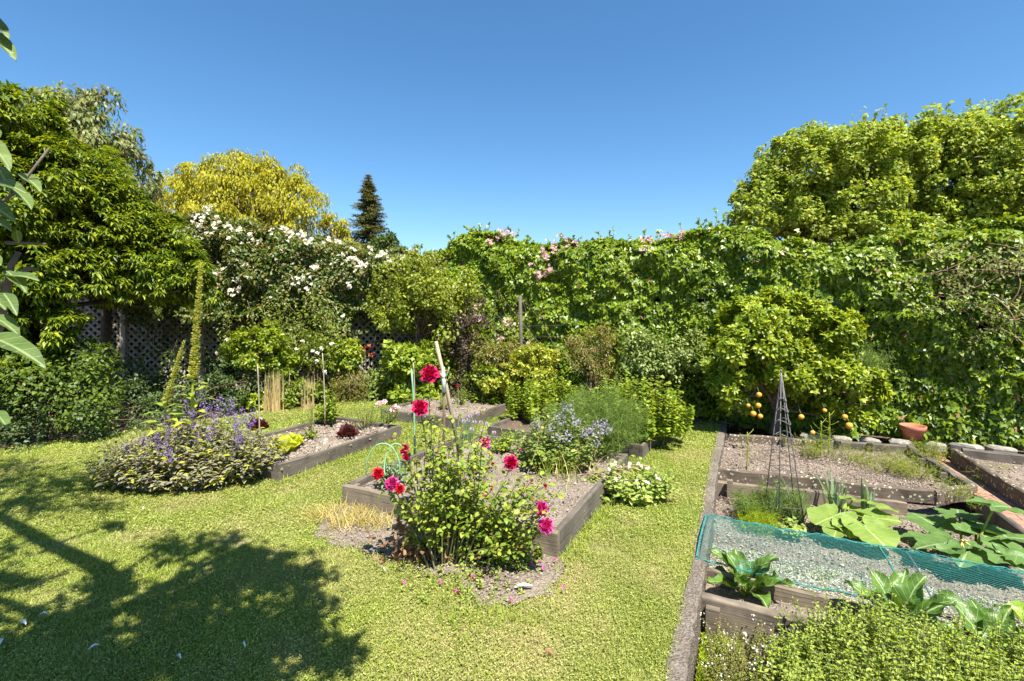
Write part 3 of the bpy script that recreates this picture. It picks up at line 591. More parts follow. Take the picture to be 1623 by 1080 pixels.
def wall_foliage(mb, o, d, nrmv, T, H, z0f, n, size, Tm, seed, thick=.35, lump=.3, m=0, mats=None, drop=.55, up=.45, capw=.5, gap=.0, nz=2.2, ragged=.12, lean=0.):
    g = rng(seed); t = g.uniform(T[0], T[-1], n); Ht = np.interp(t, T, H); p3 = np.stack([t, 0*t, 0*t], -1); Ht = Ht+(vnoise(p3, 5, seed)-.5)*ragged*2+(vnoise(p3, 1.6, seed+4)-.5)*ragged
    lo = z0f(t) if callable(z0f) else np.full(n, z0f); iscap = g.random(n) < .16
    z = lo+(Ht-lo)*g.random(n)**.95; q = np.stack([t, z, 0*t], -1); dp = thick+lump*(vnoise(q, nz, seed+1)-.35)+.12*(vnoise(q, nz*3, seed+2)-.5)
    fr = np.clip((Ht-z)/.3, 0, 1); dp = dp*np.sqrt(np.clip(fr*(2-fr), .02, 1))+lean*(1-z/Ht); dp = dp*g.uniform(.75, 1.05, n)
    cz = Ht-.02-g.random(n)*.08; cd = thick*g.uniform(-capw/thick, .9, n)
    z = np.where(iscap, cz+(vnoise(np.stack([t, cd, 0*t], -1), 7, 4)-.5)*.25, z); dp = np.where(iscap, cd, dp)
    keep = (vnoise(q, 6, seed+3) > gap) | iscap | (z > Ht-.75); t, z, dp, fr, iscap = t[keep], z[keep], dp[keep], fr[keep], iscap[keep]; k = len(t)
    Pt = o+d*t[:, None]+Z*z[:, None]+nrmv*dp[:, None]
    e = .05; qa = np.stack([t, z, 0*t], -1); gx = (vnoise(qa+[e, 0, 0], nz, seed+1)-vnoise(qa-[e, 0, 0], nz, seed+1))/(2*e)*lump; gz = (vnoise(qa+[0, e, 0], nz, seed+1)-vnoise(qa-[0, e, 0], nz, seed+1))/(2*e)*lump
    Ou = nrm(nrmv-d*gx[:, None]-Z*gz[:, None]+Z*((1-fr)*1.2)[:, None]); Ou = np.where(iscap[:, None], Z+nrmv*.3, Ou)
    N = nrm(Ou+Z*up+g.normal(size=(k, 3))*.42); D = nrm(-Z*drop+Ou*.25+g.normal(size=(k, 3))*.45)
    if mats is not None: m = mats(t, z, g)
    leaves(mb, Pt, D, N, size*g.uniform(.55, 1.25, k), Tm, m)
    return Pt, Ou
def ivm(t, z, g):
    H = np.interp(t, ivT, ivH); q = np.stack([t, z, 0*t], -1); f = vnoise(q, 1.6, 77)*.7+(z/H)*.55-.25*np.clip((t-1)/4, 0, 1)
    return np.where(g.random(len(t)) < .008, 2, (f+g.normal(size=len(t))*.16 > .78).astype(int))
mb = MB(); wall_foliage(mb, IV0, U, -Vv, ivT, ivH, -.05, 145000, .07, IVY, 5, .24, .2, mats=ivm, gap=.2, ragged=.1, drop=.8, up=.2, lean=.12, nz=2.8)
g = rng(9)
# escaping shoots on top of the ivy
B = []; E = []
for i in range(70):
    t = g.uniform(ivT[0], ivT[-1]); h = np.interp(t, ivT, ivH); b = IV0+U*t+Z*(h-.05)-Vv*g.uniform(-.1, .2); L_ = g.uniform(.12, .3) if i else .5; B.append(b); E.append(b+nrm(Z*1+g.normal(size=3)*.45)*L_)
B[0] = P(1132, 365, 7.1); E[0] = P(1134, 330, 7.1); B = np.array(B); E = np.array(E); bd = g.normal(size=B.shape)*.03
s = np.tile(np.linspace(.2, 1, 8), (len(B), 1)); pp = stempts(B, E, bd, s).reshape(-1, 3); leaves(mb, pp, g.normal(size=pp.shape)+Z*.4, Z+g.normal(size=pp.shape)*.6-Vv*.5, .06*g.uniform(.6, 1.2, len(pp)), IVY, 1)
iv = thing('ivy', 'dense glossy ivy covering the long fence on the right', 'climbing plant', IV0)
mb.build('leaves', [M['ivy'], M['ivyyoung'], M['deadleaf']], iv); mb = MB(); stems(mb, B, E, bd, .004, .002)
for i in range(26):
    t = g.uniform(ivT[0]+.3, ivT[-1]-.2); c0 = IV0+U*t+Vv*.2; tube(mb, curve(c0, c0+Z*g.uniform(1.5, 2.4)+U*g.normal()*.4, U*g.normal()*.15-Vv*.1, 7), np.linspace(.025, .008, 7), 5)
mb.build('stem', M['stemr'], iv)

# rambling rose on the lattice
rT, rH = prof([(225, 330), (270, 338), (300, 342), (330, 332), (380, 352), (430, 362), (480, 376), (530, 384), (580, 398), (640, 408), (700, 408)], LF0, Lu)
def rlow(t):
    q = np.stack([t, 0*t, 0*t], -1); return 1.75-.9*(vnoise(q, 1.4, 14) > .62)-.5*vnoise(q, 3, 15)
mb = MB(); Pt, Ou = wall_foliage(mb, LF0, Lu, Ln, rT, rH, rlow, 46000, .085, SM, 15, .55, .55, gap=.06, ragged=.22, drop=.4, nz=2.8)
wall_foliage(mb, LF0, Lu, Ln, rT, rH-.12, 1.7, 16000, .13, SM, 17, .12, .25, gap=0, ragged=.1, drop=.4)
wall_foliage(mb, LF0, Lu, -Ln, rT, rH-.1, 1.6, 12000, .12, SM, 18, .3, .3, gap=0, ragged=.1, drop=.4)
Pt2, Ou2 = wall_foliage(mb, LF0, Lu, Ln, rT, rH*0+1.9, .15, 6500, .08, SM, 25, .22, .3, gap=.5, ragged=.05, nz=2.0)
rr_ = thing('rambling_rose', 'rambling rose with white and fading blush blossoms over the lattice fence', 'climbing rose', LF0); mb.build('leaves', M['roseh'], rr_)
mb = MB(); g = rng(16)
for i in range(60):
    t = g.uniform(rT[0], rT[-1]); c0 = LF0+Lu*t+Ln*.2+Z*g.uniform(.1, 1.6); tube(mb, curve(c0, c0+Z*g.uniform(.6, 1.4)+Lu*g.normal()*.5, Ln*.15, 6), np.linspace(.01, .004, 6), 4)
mb.build('stem', M['stemr'], rr_)
def cluster(name, c, out, r, n, s, mat, parent, seed):
    g = rng(seed); mb = MB(); bc = c+g.normal(size=(n, 3))*r*.5
    for k in range(n):
        ax = nrm(out+g.normal(size=3)*.5); x = nrm(np.cross(ax, g.normal(size=3))); y = np.cross(ax, x)
        for j in range(9):
            a_ = j*2.4; d = np.cos(a_)*x+np.sin(a_)*y; el = .2+.09*j
            leaves(mb, bc[k][None], (d*math.cos(el)+ax*math.sin(el))[None], (ax-d*.2)[None], s*(1-.05*j), PET)
    return mb.build(name, mat, parent)
def onrose(px, py, dd=.72):
    t = on_line(px, LF0+Ln*dd, Lu); p = LF0+Ln*dd+Lu*t; p[2] = CAMH+(HY-py)/F*p[1]; return p
wc = [(330, 330, 1.3), (322, 345, 1), (308, 348, .8), (345, 352, 1.2), (360, 358, 1.2), (316, 360, .8), (332, 368, 1.2), (283, 367, .8), (378, 362, .7), (455, 366, 1), (460, 374, 1.2), (475, 371, .8), (482, 377, 1), (488, 385, .9), (365, 378, .7), (408, 380, .7), (520, 378, .8), (535, 386, .7), (365, 462, 1.1), (378, 445, .6), (383, 452, .7), (380, 459, .6), (466, 445, 1), (476, 450, 1.2), (486, 447, 1), (490, 460, .7), (347, 432, .9), (498, 423, .9), (442, 470, .8), (452, 480, .8), (340, 481, .8), (356, 482, .8), (295, 505, 1.1), (301, 500, .9), (572, 426, 1), (575, 420, .8), (545, 405, .9), (555, 412, .8), (563, 410, .8), (602, 408, .9), (618, 412, .8), (585, 394, .7), (637, 412, .8), (300, 420, .8), (524, 494, .8), (515, 482, .7), (560, 395, .6), (500, 560, .7), (486, 565, .6), (362, 560, .5), (553, 452, .8), (420, 505, .5), (398, 372, .6), (430, 370, .6), (610, 402, .6)]
for i, (px, py, s) in enumerate(wc): cluster('blossom_cluster', onrose(px, py, .78 if py < 470 else .5), nrm(Ln+Z*.5), .085*s, int(3+4*s), .048, M['white'], rr_, 300+i)
mb = MB(); g = rng(19); i = g.choice(len(Pt), 1500); zz = Pt[i, 2]; kk = zz > 1.9-.3*g.random(len(i)); i = i[kk]; Pb = Pt[i]+Ou[i]*.05
for j in range(5):
    a_ = j*1.26; dd = nrm(g.normal(size=Pb.shape)); leaves(mb, Pb, dd, nrm(Ou[i]+Z*.4), .034, PET, (np.arange(len(Pb)) % 6 == 0).astype(int))
tag(mb.build('faded_blooms', [M['pinkw'], M['white']], rr_), kind='stuff')
# pink roses in the ivy
pr = thing('climbing_rose', 'pale pink climbing rose showing through the top of the ivy', 'climbing rose', IV0-U*2.5)
def onivy(px, py, dd=.45):
    o = IV0-Vv*dd; t = on_line(px, o, U); p = o+U*t; p[2] = CAMH+(HY-py)/F*p[1]; return p
for i, (px, py, s, dd) in enumerate([(795, 370, 1, .2), (803, 368, 1, .2), (812, 372, .9, .2), (790, 376, .6, .25), (773, 382, .7, .3), (778, 384, .6, .3), (890, 381, 1, .2), (897, 384, .7, .2), (878, 385, .7, .2), (904, 389, 1, .25), (912, 388, .9, .2), (862, 400, 1, .5), (866, 404, .8, .5), (865, 410, .6, .5), (879, 397, .8, .3), (891, 398, .7, .3), (853, 433, 1, .6), (861, 437, 1, .6), (872, 426, .7, .6), (843, 422, .6, .6), (855, 443, .6, .6), (868, 432, .7, .6), (1022, 383, .8, .2), (1030, 380, .7, .2), (1020, 397, .7, .4), (1052, 376, .8, .2), (1062, 374, .6, .2), (1073, 376, .9, .2), (1080, 372, .7, .2), (759, 500, .9, .9), (755, 488, .6, .9), (760, 507, .7, .9), (750, 528, .9, .9), (808, 512, .8, .9), (796, 536, .8, .9), (799, 512, .6, .9), (838, 545, .5, .9)]):
    cluster('blossom_cluster', onivy(px, py, dd), nrm(-Vv+Z*.6), .085*s, int(3+4*s), .042, M['pink'], pr, 400+i)
mb = MB()
for i in range(9): c0 = onivy(770+i*14, 560, .5); tube(mb, curve(c0, onivy(750+(i*37) % 110, 450+10*(i % 3), .5), -Vv*.05+U*.1*(i % 3-1), 7), np.linspace(.006, .002, 7), 4)
mb.build('stem', M['stemr'], pr)
# twiggy vine on the far right of the ivy
tv = thing('bare_vine', 'tangled pinkish bare stemmed vine hanging over the ivy far right', 'climbing plant', onivy(1560, 480, .5)); mb = MB(); ml = MB(); g = rng(21); pts = []
for i in range(40):
    a_ = onivy(g.uniform(1490, 1680), g.uniform(370, 500), g.uniform(.5, .6)); b_ = a_+U*g.normal()*.45-Z*g.uniform(-.1, .55)-Vv*g.uniform(0, .12)
    c = curve(a_, b_, g.normal(size=3)*.13, 8); tube(mb, c, np.linspace(.0035, .0018, 8), 4); pts += list(c[2:])
for px0, py0, px1, py1 in ((1575, 470, 1600, 545), (1600, 480, 1623, 560), (1610, 430, 1575, 500), (1585, 520, 1640, 590)): tube(mb, curve(onivy(px0, py0, .7), onivy(px1, py1, .7), -Vv*.08+U*.08, 9), .006, 4)
pts = np.array(pts); pts = pts[g.choice(len(pts), 1000)]+g.normal(size=(1000, 3))*.05; put_leaves(ml, pts, np.tile(-Vv, (1000, 1)), .055, SM, 22)
mb.build('stem', plain('pinkish stems', (.22, .13, .08), .7), tv); ml.build('leaves', leafmat('dull vine leaves', [(.10, .15, .04), (.16, .21, .06), (.22, .2, .09)], .55, .3), tv)

# ------------------------------------------------------------------ BACKGROUND TREES
def tree(name, label, cat, base, top, lumps, n, size, T, mat, seed, r0=.15, mode='leaf', sub=16, subr=.34, k=5, rnd=.55, drop=.3, inner=.12, low=-.5, up=.7, group=None, rs=1.0):
    lumps = [(c, np.asarray(r_)*rs) for c, r_ in lumps]
    t = thing(name, label, cat, base, group); mb = MB(); Pt, Ou = crown_pts(lumps, n, seed, sub, subr, inner, low)
    if mode == 'leaf': put_leaves(mb, Pt, Ou, size, T, seed+1, rnd=rnd, drop=drop, up=up)
    elif mode == 'lau': laurel_leaves(mb, Pt, Ou, k, size, T, seed+1)
    else: rosettes(mb, Pt, Ou, k, size, T, seed+1)
    mb.build('crown' if r0 > .05 else 'leaves', mat, t); mb = MB(); g = rng(seed+2)
    tips = [np.asarray(c, float)+nrm(g.normal(size=3))*np.mean(np.ones(3)*r)*.5 for c, r in lumps for _ in range(2 if len(lumps) > 4 else 6)]
    limbs(mb, base, top, tips, r0, r0*.12, seed=seed); mb.build('trunk' if r0 > .05 else 'stem', M['bark'] if r0 > .05 else M['stemr'], t); return t
def L_(px, py, d, r): return (P(px, py, d), r)
tree('willow_tree', 'golden yellow willow rising beyond the white rose hedge', 'tree', (-16, 30, -.4), (-15.5, 30, 6), [L_(345, 300, 30, (2.3, 2.2, 2.2)), L_(300, 320, 30, 1.6), L_(400, 310, 31, (2.4, 2.2, 2)), L_(450, 320, 30, (2.1, 2, 2)), L_(480, 345, 30, (1.6, 1.6, 1.8)), L_(350, 270, 31, 1.0), L_(383, 262, 31, .7), L_(425, 285, 30, 1.3), L_(390, 370, 30, (3.6, 2.2, 2.2)), L_(295, 350, 30, 1.6), L_(340, 355, 29, 2)], 34000, .26, SML, M['willow'], 31, .5, sub=26, subr=.33, drop=1.5, rnd=.5, up=.2)
tree('willow_tree', 'small yellow green willow between the big willow and the conifer', 'tree', (-11.3, 31, -.4), (-11.3, 31, 4), [L_(530, 360, 31, (.8, .8, 1)), L_(535, 390, 31, (1.2, .9, 1.2)), L_(512, 395, 31, .9)], 4200, .24, SML, M['willow'], 32, .2, drop=1.5, rnd=.5, up=.2)
tree('round_tree', 'dark rounded green tree just right of the conifer base', 'tree', (-9, 38, -.4), (-9, 38, 4), [L_(612, 398, 38, (1.3, 1.2, 1.1)), L_(590, 405, 38, 1.3), L_(630, 412, 38, .9)], 5000, .3, SM, M['fargreen'], 33, .25)
# conifer
tc = thing('conifer_tree', 'tall dark pointed conifer against the blue sky', 'tree', (*P(583, 490, 45)[:2], -.4)); mb = MB(); mt = MB(); g = rng(34); cb = P(584, 490, 45); ztop = P(584, 275, 45)[2]
tube(mt, [(cb[0], 45, -.4), (cb[0], 45, 5), (cb[0], 45, ztop)], [.45, .3, .03], 8); mt.build('trunk', M['bark'], tc)
O = []; Az = []; Ln_ = []
for zf in np.linspace(0, 1, 46):
    z = 2.5+(ztop-2.7)*zf; Rr = (.15+3.9*(1-zf)**.95)*g.uniform(.85, 1.08)
    for k in range(int(9+8*(1-zf))):
        a_ = g.uniform(0, 2*PI); r = Rr*g.uniform(.6, 1.12)
        for s in np.linspace(.12, 1, 13):
            for _ in range(7):
                p = np.array([cb[0]+math.cos(a_)*r*s, 45+math.sin(a_)*r*s, z-.42*r*s+.35*r*s*s])+g.normal(size=3)*np.array([.12, .12, .05]); O.append(p); Az.append(a_+g.normal()*.7)
O = np.array(O); Az = np.array(Az); k = len(O); leaves(mb, O, np.stack([np.cos(Az), np.sin(Az), g.normal(size=k)*.25], -1), Z+g.normal(size=(k, 3))*.4, .3*g.uniform(.5, 1.1, k)*np.clip(.25+(ztop-O[:, 2])/2.5, .25, 1), SML)
mb.build('crown', M['conifer'], tc)
tree('broadleaf_tree', 'lime green tree over the ivy wall, left one of two', 'tree', (7.6, 11.5, -.4), (7.6, 11.5, 3), [L_(1225, 330, 11, .95), L_(1270, 280, 11, 1.1), L_(1325, 262, 11, 1.15), L_(1330, 330, 11, 1.25), L_(1390, 262, 11.3, 1.05), L_(1395, 330, 11.5, 1.1), L_(1195, 350, 10.6, .5), L_(1270, 350, 11, .9), L_(1330, 395, 11, .9), L_(1400, 385, 11, .9)], 62000, .072, VINE, M['lime'], 35, .14, sub=64, subr=.22, drop=.8, rnd=.75, inner=.08, rs=.92)
tree('broadleaf_tree', 'lime green tree over the ivy wall, taller right one of two', 'tree', (11, 11, -.4), (11, 11, 3.5), [L_(1455, 250, 11, 1.0), L_(1520, 245, 11, 1.0), L_(1580, 240, 10.6, 1.1), L_(1460, 320, 11.4, 1.2), L_(1530, 310, 11, 1.2), L_(1600, 310, 10.5, 1.2), L_(1660, 270, 10.5, 1.3), L_(1460, 385, 11, 1.0), L_(1540, 370, 10.8, 1.1), L_(1620, 365, 10.5, 1.1)], 62000, .072, VINE, M['lime'], 36, .14, sub=64, subr=.22, drop=.8, rnd=.75, inner=.08, rs=.92)
def shoots(parent, pts, L, size, T, mat, seed, n=9):
    g = rng(seed); B = np.array(pts); k = len(B); E = B+nrm(Z*1.2+g.normal(size=(k, 3))*.35)*L*g.uniform(.5, 1.2, (k, 1)); bd = g.normal(size=(k, 3))*.03*L; mb = MB(); stems(mb, B, E, bd, .006, .002); mb.build('shoot', M['stemr'], parent)
    s_ = np.tile(np.linspace(.1, 1, n), (k, 1)); pp = stempts(B, E, bd, s_).reshape(-1, 3); mb = MB(); leaves(mb, pp+g.normal(size=pp.shape)*.02, g.normal(size=pp.shape)+[0, 0, -.3], Z+g.normal(size=pp.shape)*.6, size*g.uniform(.6, 1.1, len(pp)), T); mb.build('shoot_leaves', mat, parent)
g = rng(37); prof_t = [(1168, 330), (1180, 300), (1205, 270), (1230, 250), (1260, 235), (1290, 222), (1310, 215), (1345, 208), (1380, 195), (1410, 200), (1440, 205), (1470, 195), (1500, 190), (1530, 180), (1560, 185), (1590, 180), (1620, 175), (1650, 175)]
tt_ = [o for o in bpy.data.objects if o.name.startswith('broadleaf_tree')]; qx = [p[0] for p in prof_t]; qy = [p[1] for p in prof_t]
for j, (a, b) in enumerate(((1165, 1430), (1430, 1640))): shoots(tt_[j], [P(x, np.interp(x, qx, qy)+g.uniform(12, 60), 11+g.uniform(-.5, .5)) for x in g.uniform(a, b, 110)], .55, .1, VINE, M['lime'], 38+j)
shoots([o for o in bpy.data.objects if o.name.startswith('willow_tree')][0], [P(x, 262+abs(x-385)**1.35*.085+g.uniform(0, 25), 30) for x in g.uniform(272, 505, 130)], 1.1, .22, SML, M['willow'], 44)
# ------------------------------------------------------------------ LEFT LAUREL
def laurel_leaves(mb, Pt, Ou, k, size, T, seed):
    g = rng(seed); n = len(Pt); ax = nrm(Ou*[1, 1, .45]+[.12, -.1, -.12]+g.normal(size=(n, 3))*.25); x = nrm(np.cross(ax, Z)); y = np.cross(ax, x)
    for j in range(k):
        a_ = 2*PI*j*.382+g.uniform(-.3, .3, n); f = j/k; rd = np.cos(a_)[:, None]*x+np.sin(a_)[:, None]*y*.45; D = nrm(ax*(.45+.6*f)+rd*(1-.4*f)-Z*.18+g.normal(size=(n, 3))*.1); N = nrm(Z+Ou*.25+g.normal(size=(n, 3))*.22)
        leaves(mb, Pt-ax*size*(1-f)*.8, D, N, size*g.uniform(.75, 1.2, n), T)
lau = [((-7.3, 6.9, 3.0), (1.7, 1.5, 1.25)), ((-6.6, 6.3, 2.7), (1.3, 1.1, 1.1)), ((-5.75, 6.9, 2.35), (1.15, 1.0, 1.0)), ((-5.35, 7.1, 2.25), (.8, .75, .65)), ((-6.5, 6.0, 2.05), (.9, .8, .8)), ((-7.2, 6.0, 1.5), (1.1, .9, 1.0)), ((-7.0, 5.8, 2.9), (1.1, .9, 1.1)), ((-5.75, 6.5, 2.05), (.7, .6, .5)), ((-4.95, 7.1, 2.0), (.65, .6, .5)), ((-7.6, 6.0, 3.7), (1.1, 1.1, 1.0)), ((-7.0, 6.5, 4.05), (.9, .9, .7)), ((-6.7, 5.9, 1.2), (.9, .6, .55)), ((-5.95, 6.1, 1.35), (.5, .45, .4)), ((-6.3, 6.2, .9), (.7, .5, .5)), ((-6.3, 6.6, 3.3), (.8, .7, .6)), ((-5.6, 7.0, 2.85), (.6, .6, .45)), ((-6.9, 7.2, 3.6), (1.0, 1, .8))]
tree('laurel_tree', 'huge dark glossy laurel filling the left edge of the garden', 'tree', (-7.0, 6.8, -.03), (-6.9, 6.8, 2), lau, 19000, .1, leafT(.34, .16, .32, 1), M['laurel'], 41, .12, rs=.9, mode='lau', sub=40, subr=.27, k=8, inner=.1, low=-.6)
tree('tall_shrub', 'paler drooping leaved tree on top of the laurel against the sky', 'tree', (-7.6, 8.9, -.03), (-7.6, 8.9, 3), [L_(120, 235, 8.6, .95), L_(165, 260, 8.6, .8), L_(80, 220, 8.6, .9), L_(190, 285, 8.6, .6), L_(60, 230, 8.6, .7)], 9000, .13, LONG, M['laurelpale'], 43, .1, drop=1.0, rnd=.5)
tree('green_shrub', 'yellow green leafy shrub under the laurel by the left edge', 'shrub', (-5.9, 6.1, -.03), (-5.9, 6.1, .5), [((-5.9, 6.0, .75), (.75, .5, .5)), ((-5.75, 6.3, .75), (.4, .4, .42)), ((-6.5, 5.9, .75), (.6, .5, .55)), ((-5.6, 6.0, .45), (.7, .4, .4))], 10500, .055, OV, M['lowshrub'], 44, .03, sub=18, subr=.4)
tree('ground_foliage', 'dark shaded leafy plants under the laurel at the lawn edge', 'shrub', (-5.6, 5.95, -.03), (-5.6, 5.95, .2), [((-6.2, 5.6, .18), (.7, .35, .28)), ((-5.5, 5.95, .16), (.6, .3, .26)), ((-4.95, 6.6, .15), (.35, .3, .22)), ((-6.9, 5.2, .2), (.7, .35, .3))], 6500, .05, SM, M['under'], 45, .02, sub=18, subr=.4)
tree('bushy_plant', 'dull green bushy plant in front of the lattice panel', 'shrub', (-5.2, 7.3, -.03), (-5.2, 7.3, .3), [((-5.3, 7.2, .3), (.6, .4, .35)), ((-4.6, 7.4, .25), (.45, .35, .3)), ((-5.9, 7.4, .35), (.5, .4, .4)), ((-4.1, 7.9, .3), (.45, .35, .3))], 6000, .06, SM, M['under'], 46, .02, sub=18, subr=.4)

# ------------------------------------------------------------------ BORDER SHRUBS
def shrub(name, label, px, py, d, rx, rz, n, size, T, mat, seed, base_py=None, mode='leaf', k=5, dz=None, cat='shrub', extra=(), ry=None, drop=.3, rnd=.6, r0=.03, sub=16, low=-.8):
    c = P(px, py, d); ry = ry or rx*.75; lum = [(c, (rx*.7, ry*.7, rz*.75))]; g = rng(seed)
    for i in range(6):
        a_ = i*1.05+g.uniform(-.3, .3); lum.append((c+np.array([math.cos(a_)*rx*.5, math.sin(a_)*ry*.5, g.uniform(-.45, .45)*rz]), (rx*.45, ry*.45, rz*.45)))
    if c[2]-rz > .02:
        for i in range(5): a_ = i*1.26+g.uniform(-.3, .3); zl = max(.12, (c[2]-rz)*.55); lum.append((np.array([c[0]+math.cos(a_)*rx*.5, c[1]+math.sin(a_)*ry*.5, zl]), (rx*.42, ry*.42, zl*.9)))
    lum += [(P(*e[:3]), e[3]) for e in extra]
    return tree(name, label, cat, (c[0], c[1], -.02), (c[0], c[1], max(.1, c[2])), lum, n, size, T, mat, seed, r0, mode, sub=sub, subr=.36, k=k, rnd=rnd, drop=drop, low=low)
shrub('citrus_shrub', 'glossy yellow green citrus bush before the lattice, left of the dry iris stalks', 415, 560, 7.9, .6, .62, 1300, .085, OV, M['citrus'], 51, mode='ros', k=6)
shrub('rose_shrub', 'bushy rose with small white flowers between the citrus bush and coral blooms', 500, 565, 8.4, .5, .5, 4200, .055, SM, M['shrubgreen'], 52)
shrub('green_shrub', 'yellowish shrub below the right half of the lattice', 548, 570, 8.5, .35, .45, 2600, .07, OV, M['citrus'], 53)
shrub('tall_green_shrub', 'tall light green arching shrub in the corner of the two hedges', 668, 480, 8.5, .8, .75, 12000, .07, OV, leafmat('arching shrub leaves', [(.10, .15, .02), (.18, .24, .03), (.28, .33, .05)], .45, .38), 54, extra=((640, 440, 8.7, .5), (700, 460, 8.5, .55), (625, 480, 8.6, .45), (715, 500, 8.3, .45), (670, 430, 8.8, .4)), rnd=.7)
shrub('currant_bush', 'light green round leaved bush low in front of the tall corner shrub', 655, 575, 8.1, .5, .4, 3600, .085, VINE, M['rasp'], 55)
shrub('purple_shrub', 'dark purple leaved shrub beside the tall corner shrub', 735, 540, 8.2, .38, .62, 5200, .05, SM, M['purple'], 56, extra=((745, 500, 8.2, .3),))
shrub('pink_rose_bush', 'thin rose bush left of the wooden post', 790, 560, 8.0, .5, .5, 3600, .05, SM, M['redshrub'], 57)
shrub('yellow_shrub', 'bright yellow variegated shrub at the foot of the wooden post', 838, 590, 7.5, .46, .5, 950, .075, OV, M['yellow'], 58, mode='ros', k=6, extra=((862, 570, 7.6, .25), (800, 610, 7.6, .3)))
shrub('green_shrub', 'deep green bush between the yellow shrub and the purple shrub', 775, 605, 7.7, .3, .3, 1900, .07, OV, M['laurel'], 59)
shrub('nandina_bush', 'bronze red tinted bush in front of the ivy, centre', 940, 570, 7.5, .48, .5, 6000, .045, SML, M['redshrub'], 60, extra=((925, 545, 7.5, .25), (960, 535, 7.5, .22), (905, 555, 7.5, .2)))
shrub('philadelphus_bush', 'pale dappled green bush left of the citrus tree by the ivy', 1040, 580, 7.2, .5, .55, 6500, .06, OV, leafmat('pale dappled leaves', [(.10, .16, .04), (.18, .26, .08), (.3, .38, .16)], .45, .3), 61, extra=((1075, 560, 7.1, .35), (1010, 560, 7.2, .3)))
shrub('leafy_bush', 'dark leafy bush at the base of the ivy beyond the lawn strip', 1110, 635, 7.0, .45, .3, 3800, .07, OV, M['laurel'], 62)
shrub('fern_mound', 'soft green leafy mound beside the dry iris stalks', 470, 625, 7.9, .5, .25, 2600, .06, OV, M['shrubgreen'], 63)
shrub('heather_mound', 'low bronze green mound behind the long bed', 555, 605, 8.3, .38, .2, 3200, .035, SML, M['redshrub'], 64)
shrub('green_mound', 'mid green low mound beneath the currant bush', 600, 600, 8.5, .3, .22, 1900, .06, OV, M['borage'], 65)
shrub('green_mound', 'leafy mound in front of the lattice at far left of the border', 350, 600, 8.1, .3, .4, 2400, .07, OV, M['under'], 66)
shrub('green_mound', 'small leafy mound in front of the pink rose bush', 755, 605, 8.2, .35, .22, 2200, .06, OV, M['shrubgreen'], 67)
# white flowers hanging on rose shrub
t = thing('climbing_rose', 'sparse white flowered climbing rose trailing down the lattice', 'climbing rose', P(490, 560, 8.3)); g = rng(70)
pos = [(497, 556), (503, 560), (509, 553), (503, 571), (527, 545), (480, 540), (545, 500), (360, 540), (318, 500), (343, 560), (470, 555), (515, 590)]
for i, (px, py) in enumerate(pos): cluster('blossom', P(px, py, 7.9), np.array([0, -1, .5]), .025, 3, .035, M['white'], t, 720+i)
mb = MB(); ml = MB(); 
for i in range(16):
    a_ = P(g.uniform(340, 560), g.uniform(470, 500), 8.6); b_ = a_+np.array([g.normal()*.3, -.15, -g.uniform(.5, 1.2)]); c = curve(a_, b_, g.normal(size=3)*.08, 8); tube(mb, c, np.linspace(.006, .003, 8), 4); q = np.repeat(c, 12, 0)+g.normal(size=(96, 3))*.06; put_leaves(ml, q, np.tile([0, -1, .3], (96, 1)), .06, SM, 730+i)
mb.build('stem', M['stemr'], t); ml.build('leaves', M['shrubgreen'], t)
t = thing('coral_flowers', 'coral red flowers standing before the lattice right of the white rose', 'flowers', G(575, 625)); mb = MB()
for i, (px, py) in enumerate([(565, 556), (572, 557), (578, 552), (585, 549), (605, 546), (592, 562), (568, 562)]):
    p = P(px, py, 8.6); cluster('flower', p, np.array([0, -1, .6]), .03, 3, .05, M['coral'], t, 750+i); tube(mb, curve((p[0], p[1], .0), p, (0, .02, 0), 5), .004, 4)
mb.build('stem', M['stemg'], t)
# daylily, dry irises
def clump(name, label, cat, c, n, L, W, mat, seed, spread=.06, tilt=(.1, .6), bend=(.4, 1.3), seg=5, part='blades'):
    t = thing(name, label, cat, c); mb = MB(); tufts(mb, [c], n, L, W, seed, 0, spread, tilt, bend, seg); mb.build(part, mat, t); return t
clump('daylily', 'clump of arching green strap leaves behind the farthest lawn bed', 'plant', G(605, 628), 130, .55, .022, M['grassy'], 81)
clump('dry_iris', 'sheaf of dry straw coloured stalks left of its smaller twin', 'plant', G(434, 652), 190, .6, .013, M['dry'], 82, .07, (0, .12), (-.05, .2), part='stalks')
clump('dry_iris', 'smaller sheaf of dry stalks right of the bigger sheaf', 'plant', G(489, 648), 120, .5, .012, M['dry'], 83, .05, (0, .12), (-.05, .2), part='stalks')
clump('iris', 'green iris leaves around the bronze plant in the border', 'plant', G(638, 625), 60, .4, .02, M['grassy'], 84)
# wooden post with wires
t = thing('support_post', 'slim grey wooden post with wires in front of the ivy', 'post', (.14, 8.0, -.02)); mb = MB(); tube(mb, [(.16, 8.0, -.05), (.15, 8.0, 1.0), (.135, 8.0, 1.82)], [.034, .031, .028], 7); mb.build('post', M['wood'], t)
for (x0, y0, x1, y1) in ((757, 508, 895, 483), (765, 516, 905, 515), (757, 535, 910, 532), (800, 552, 900, 552)): mb = MB(); tube(mb, curve(P(x0, y0, 7.97), P(x1, y1, 7.97), (0, 0, -.015), 6), .0013, 4); mb.build('wire', M['iron'], t)
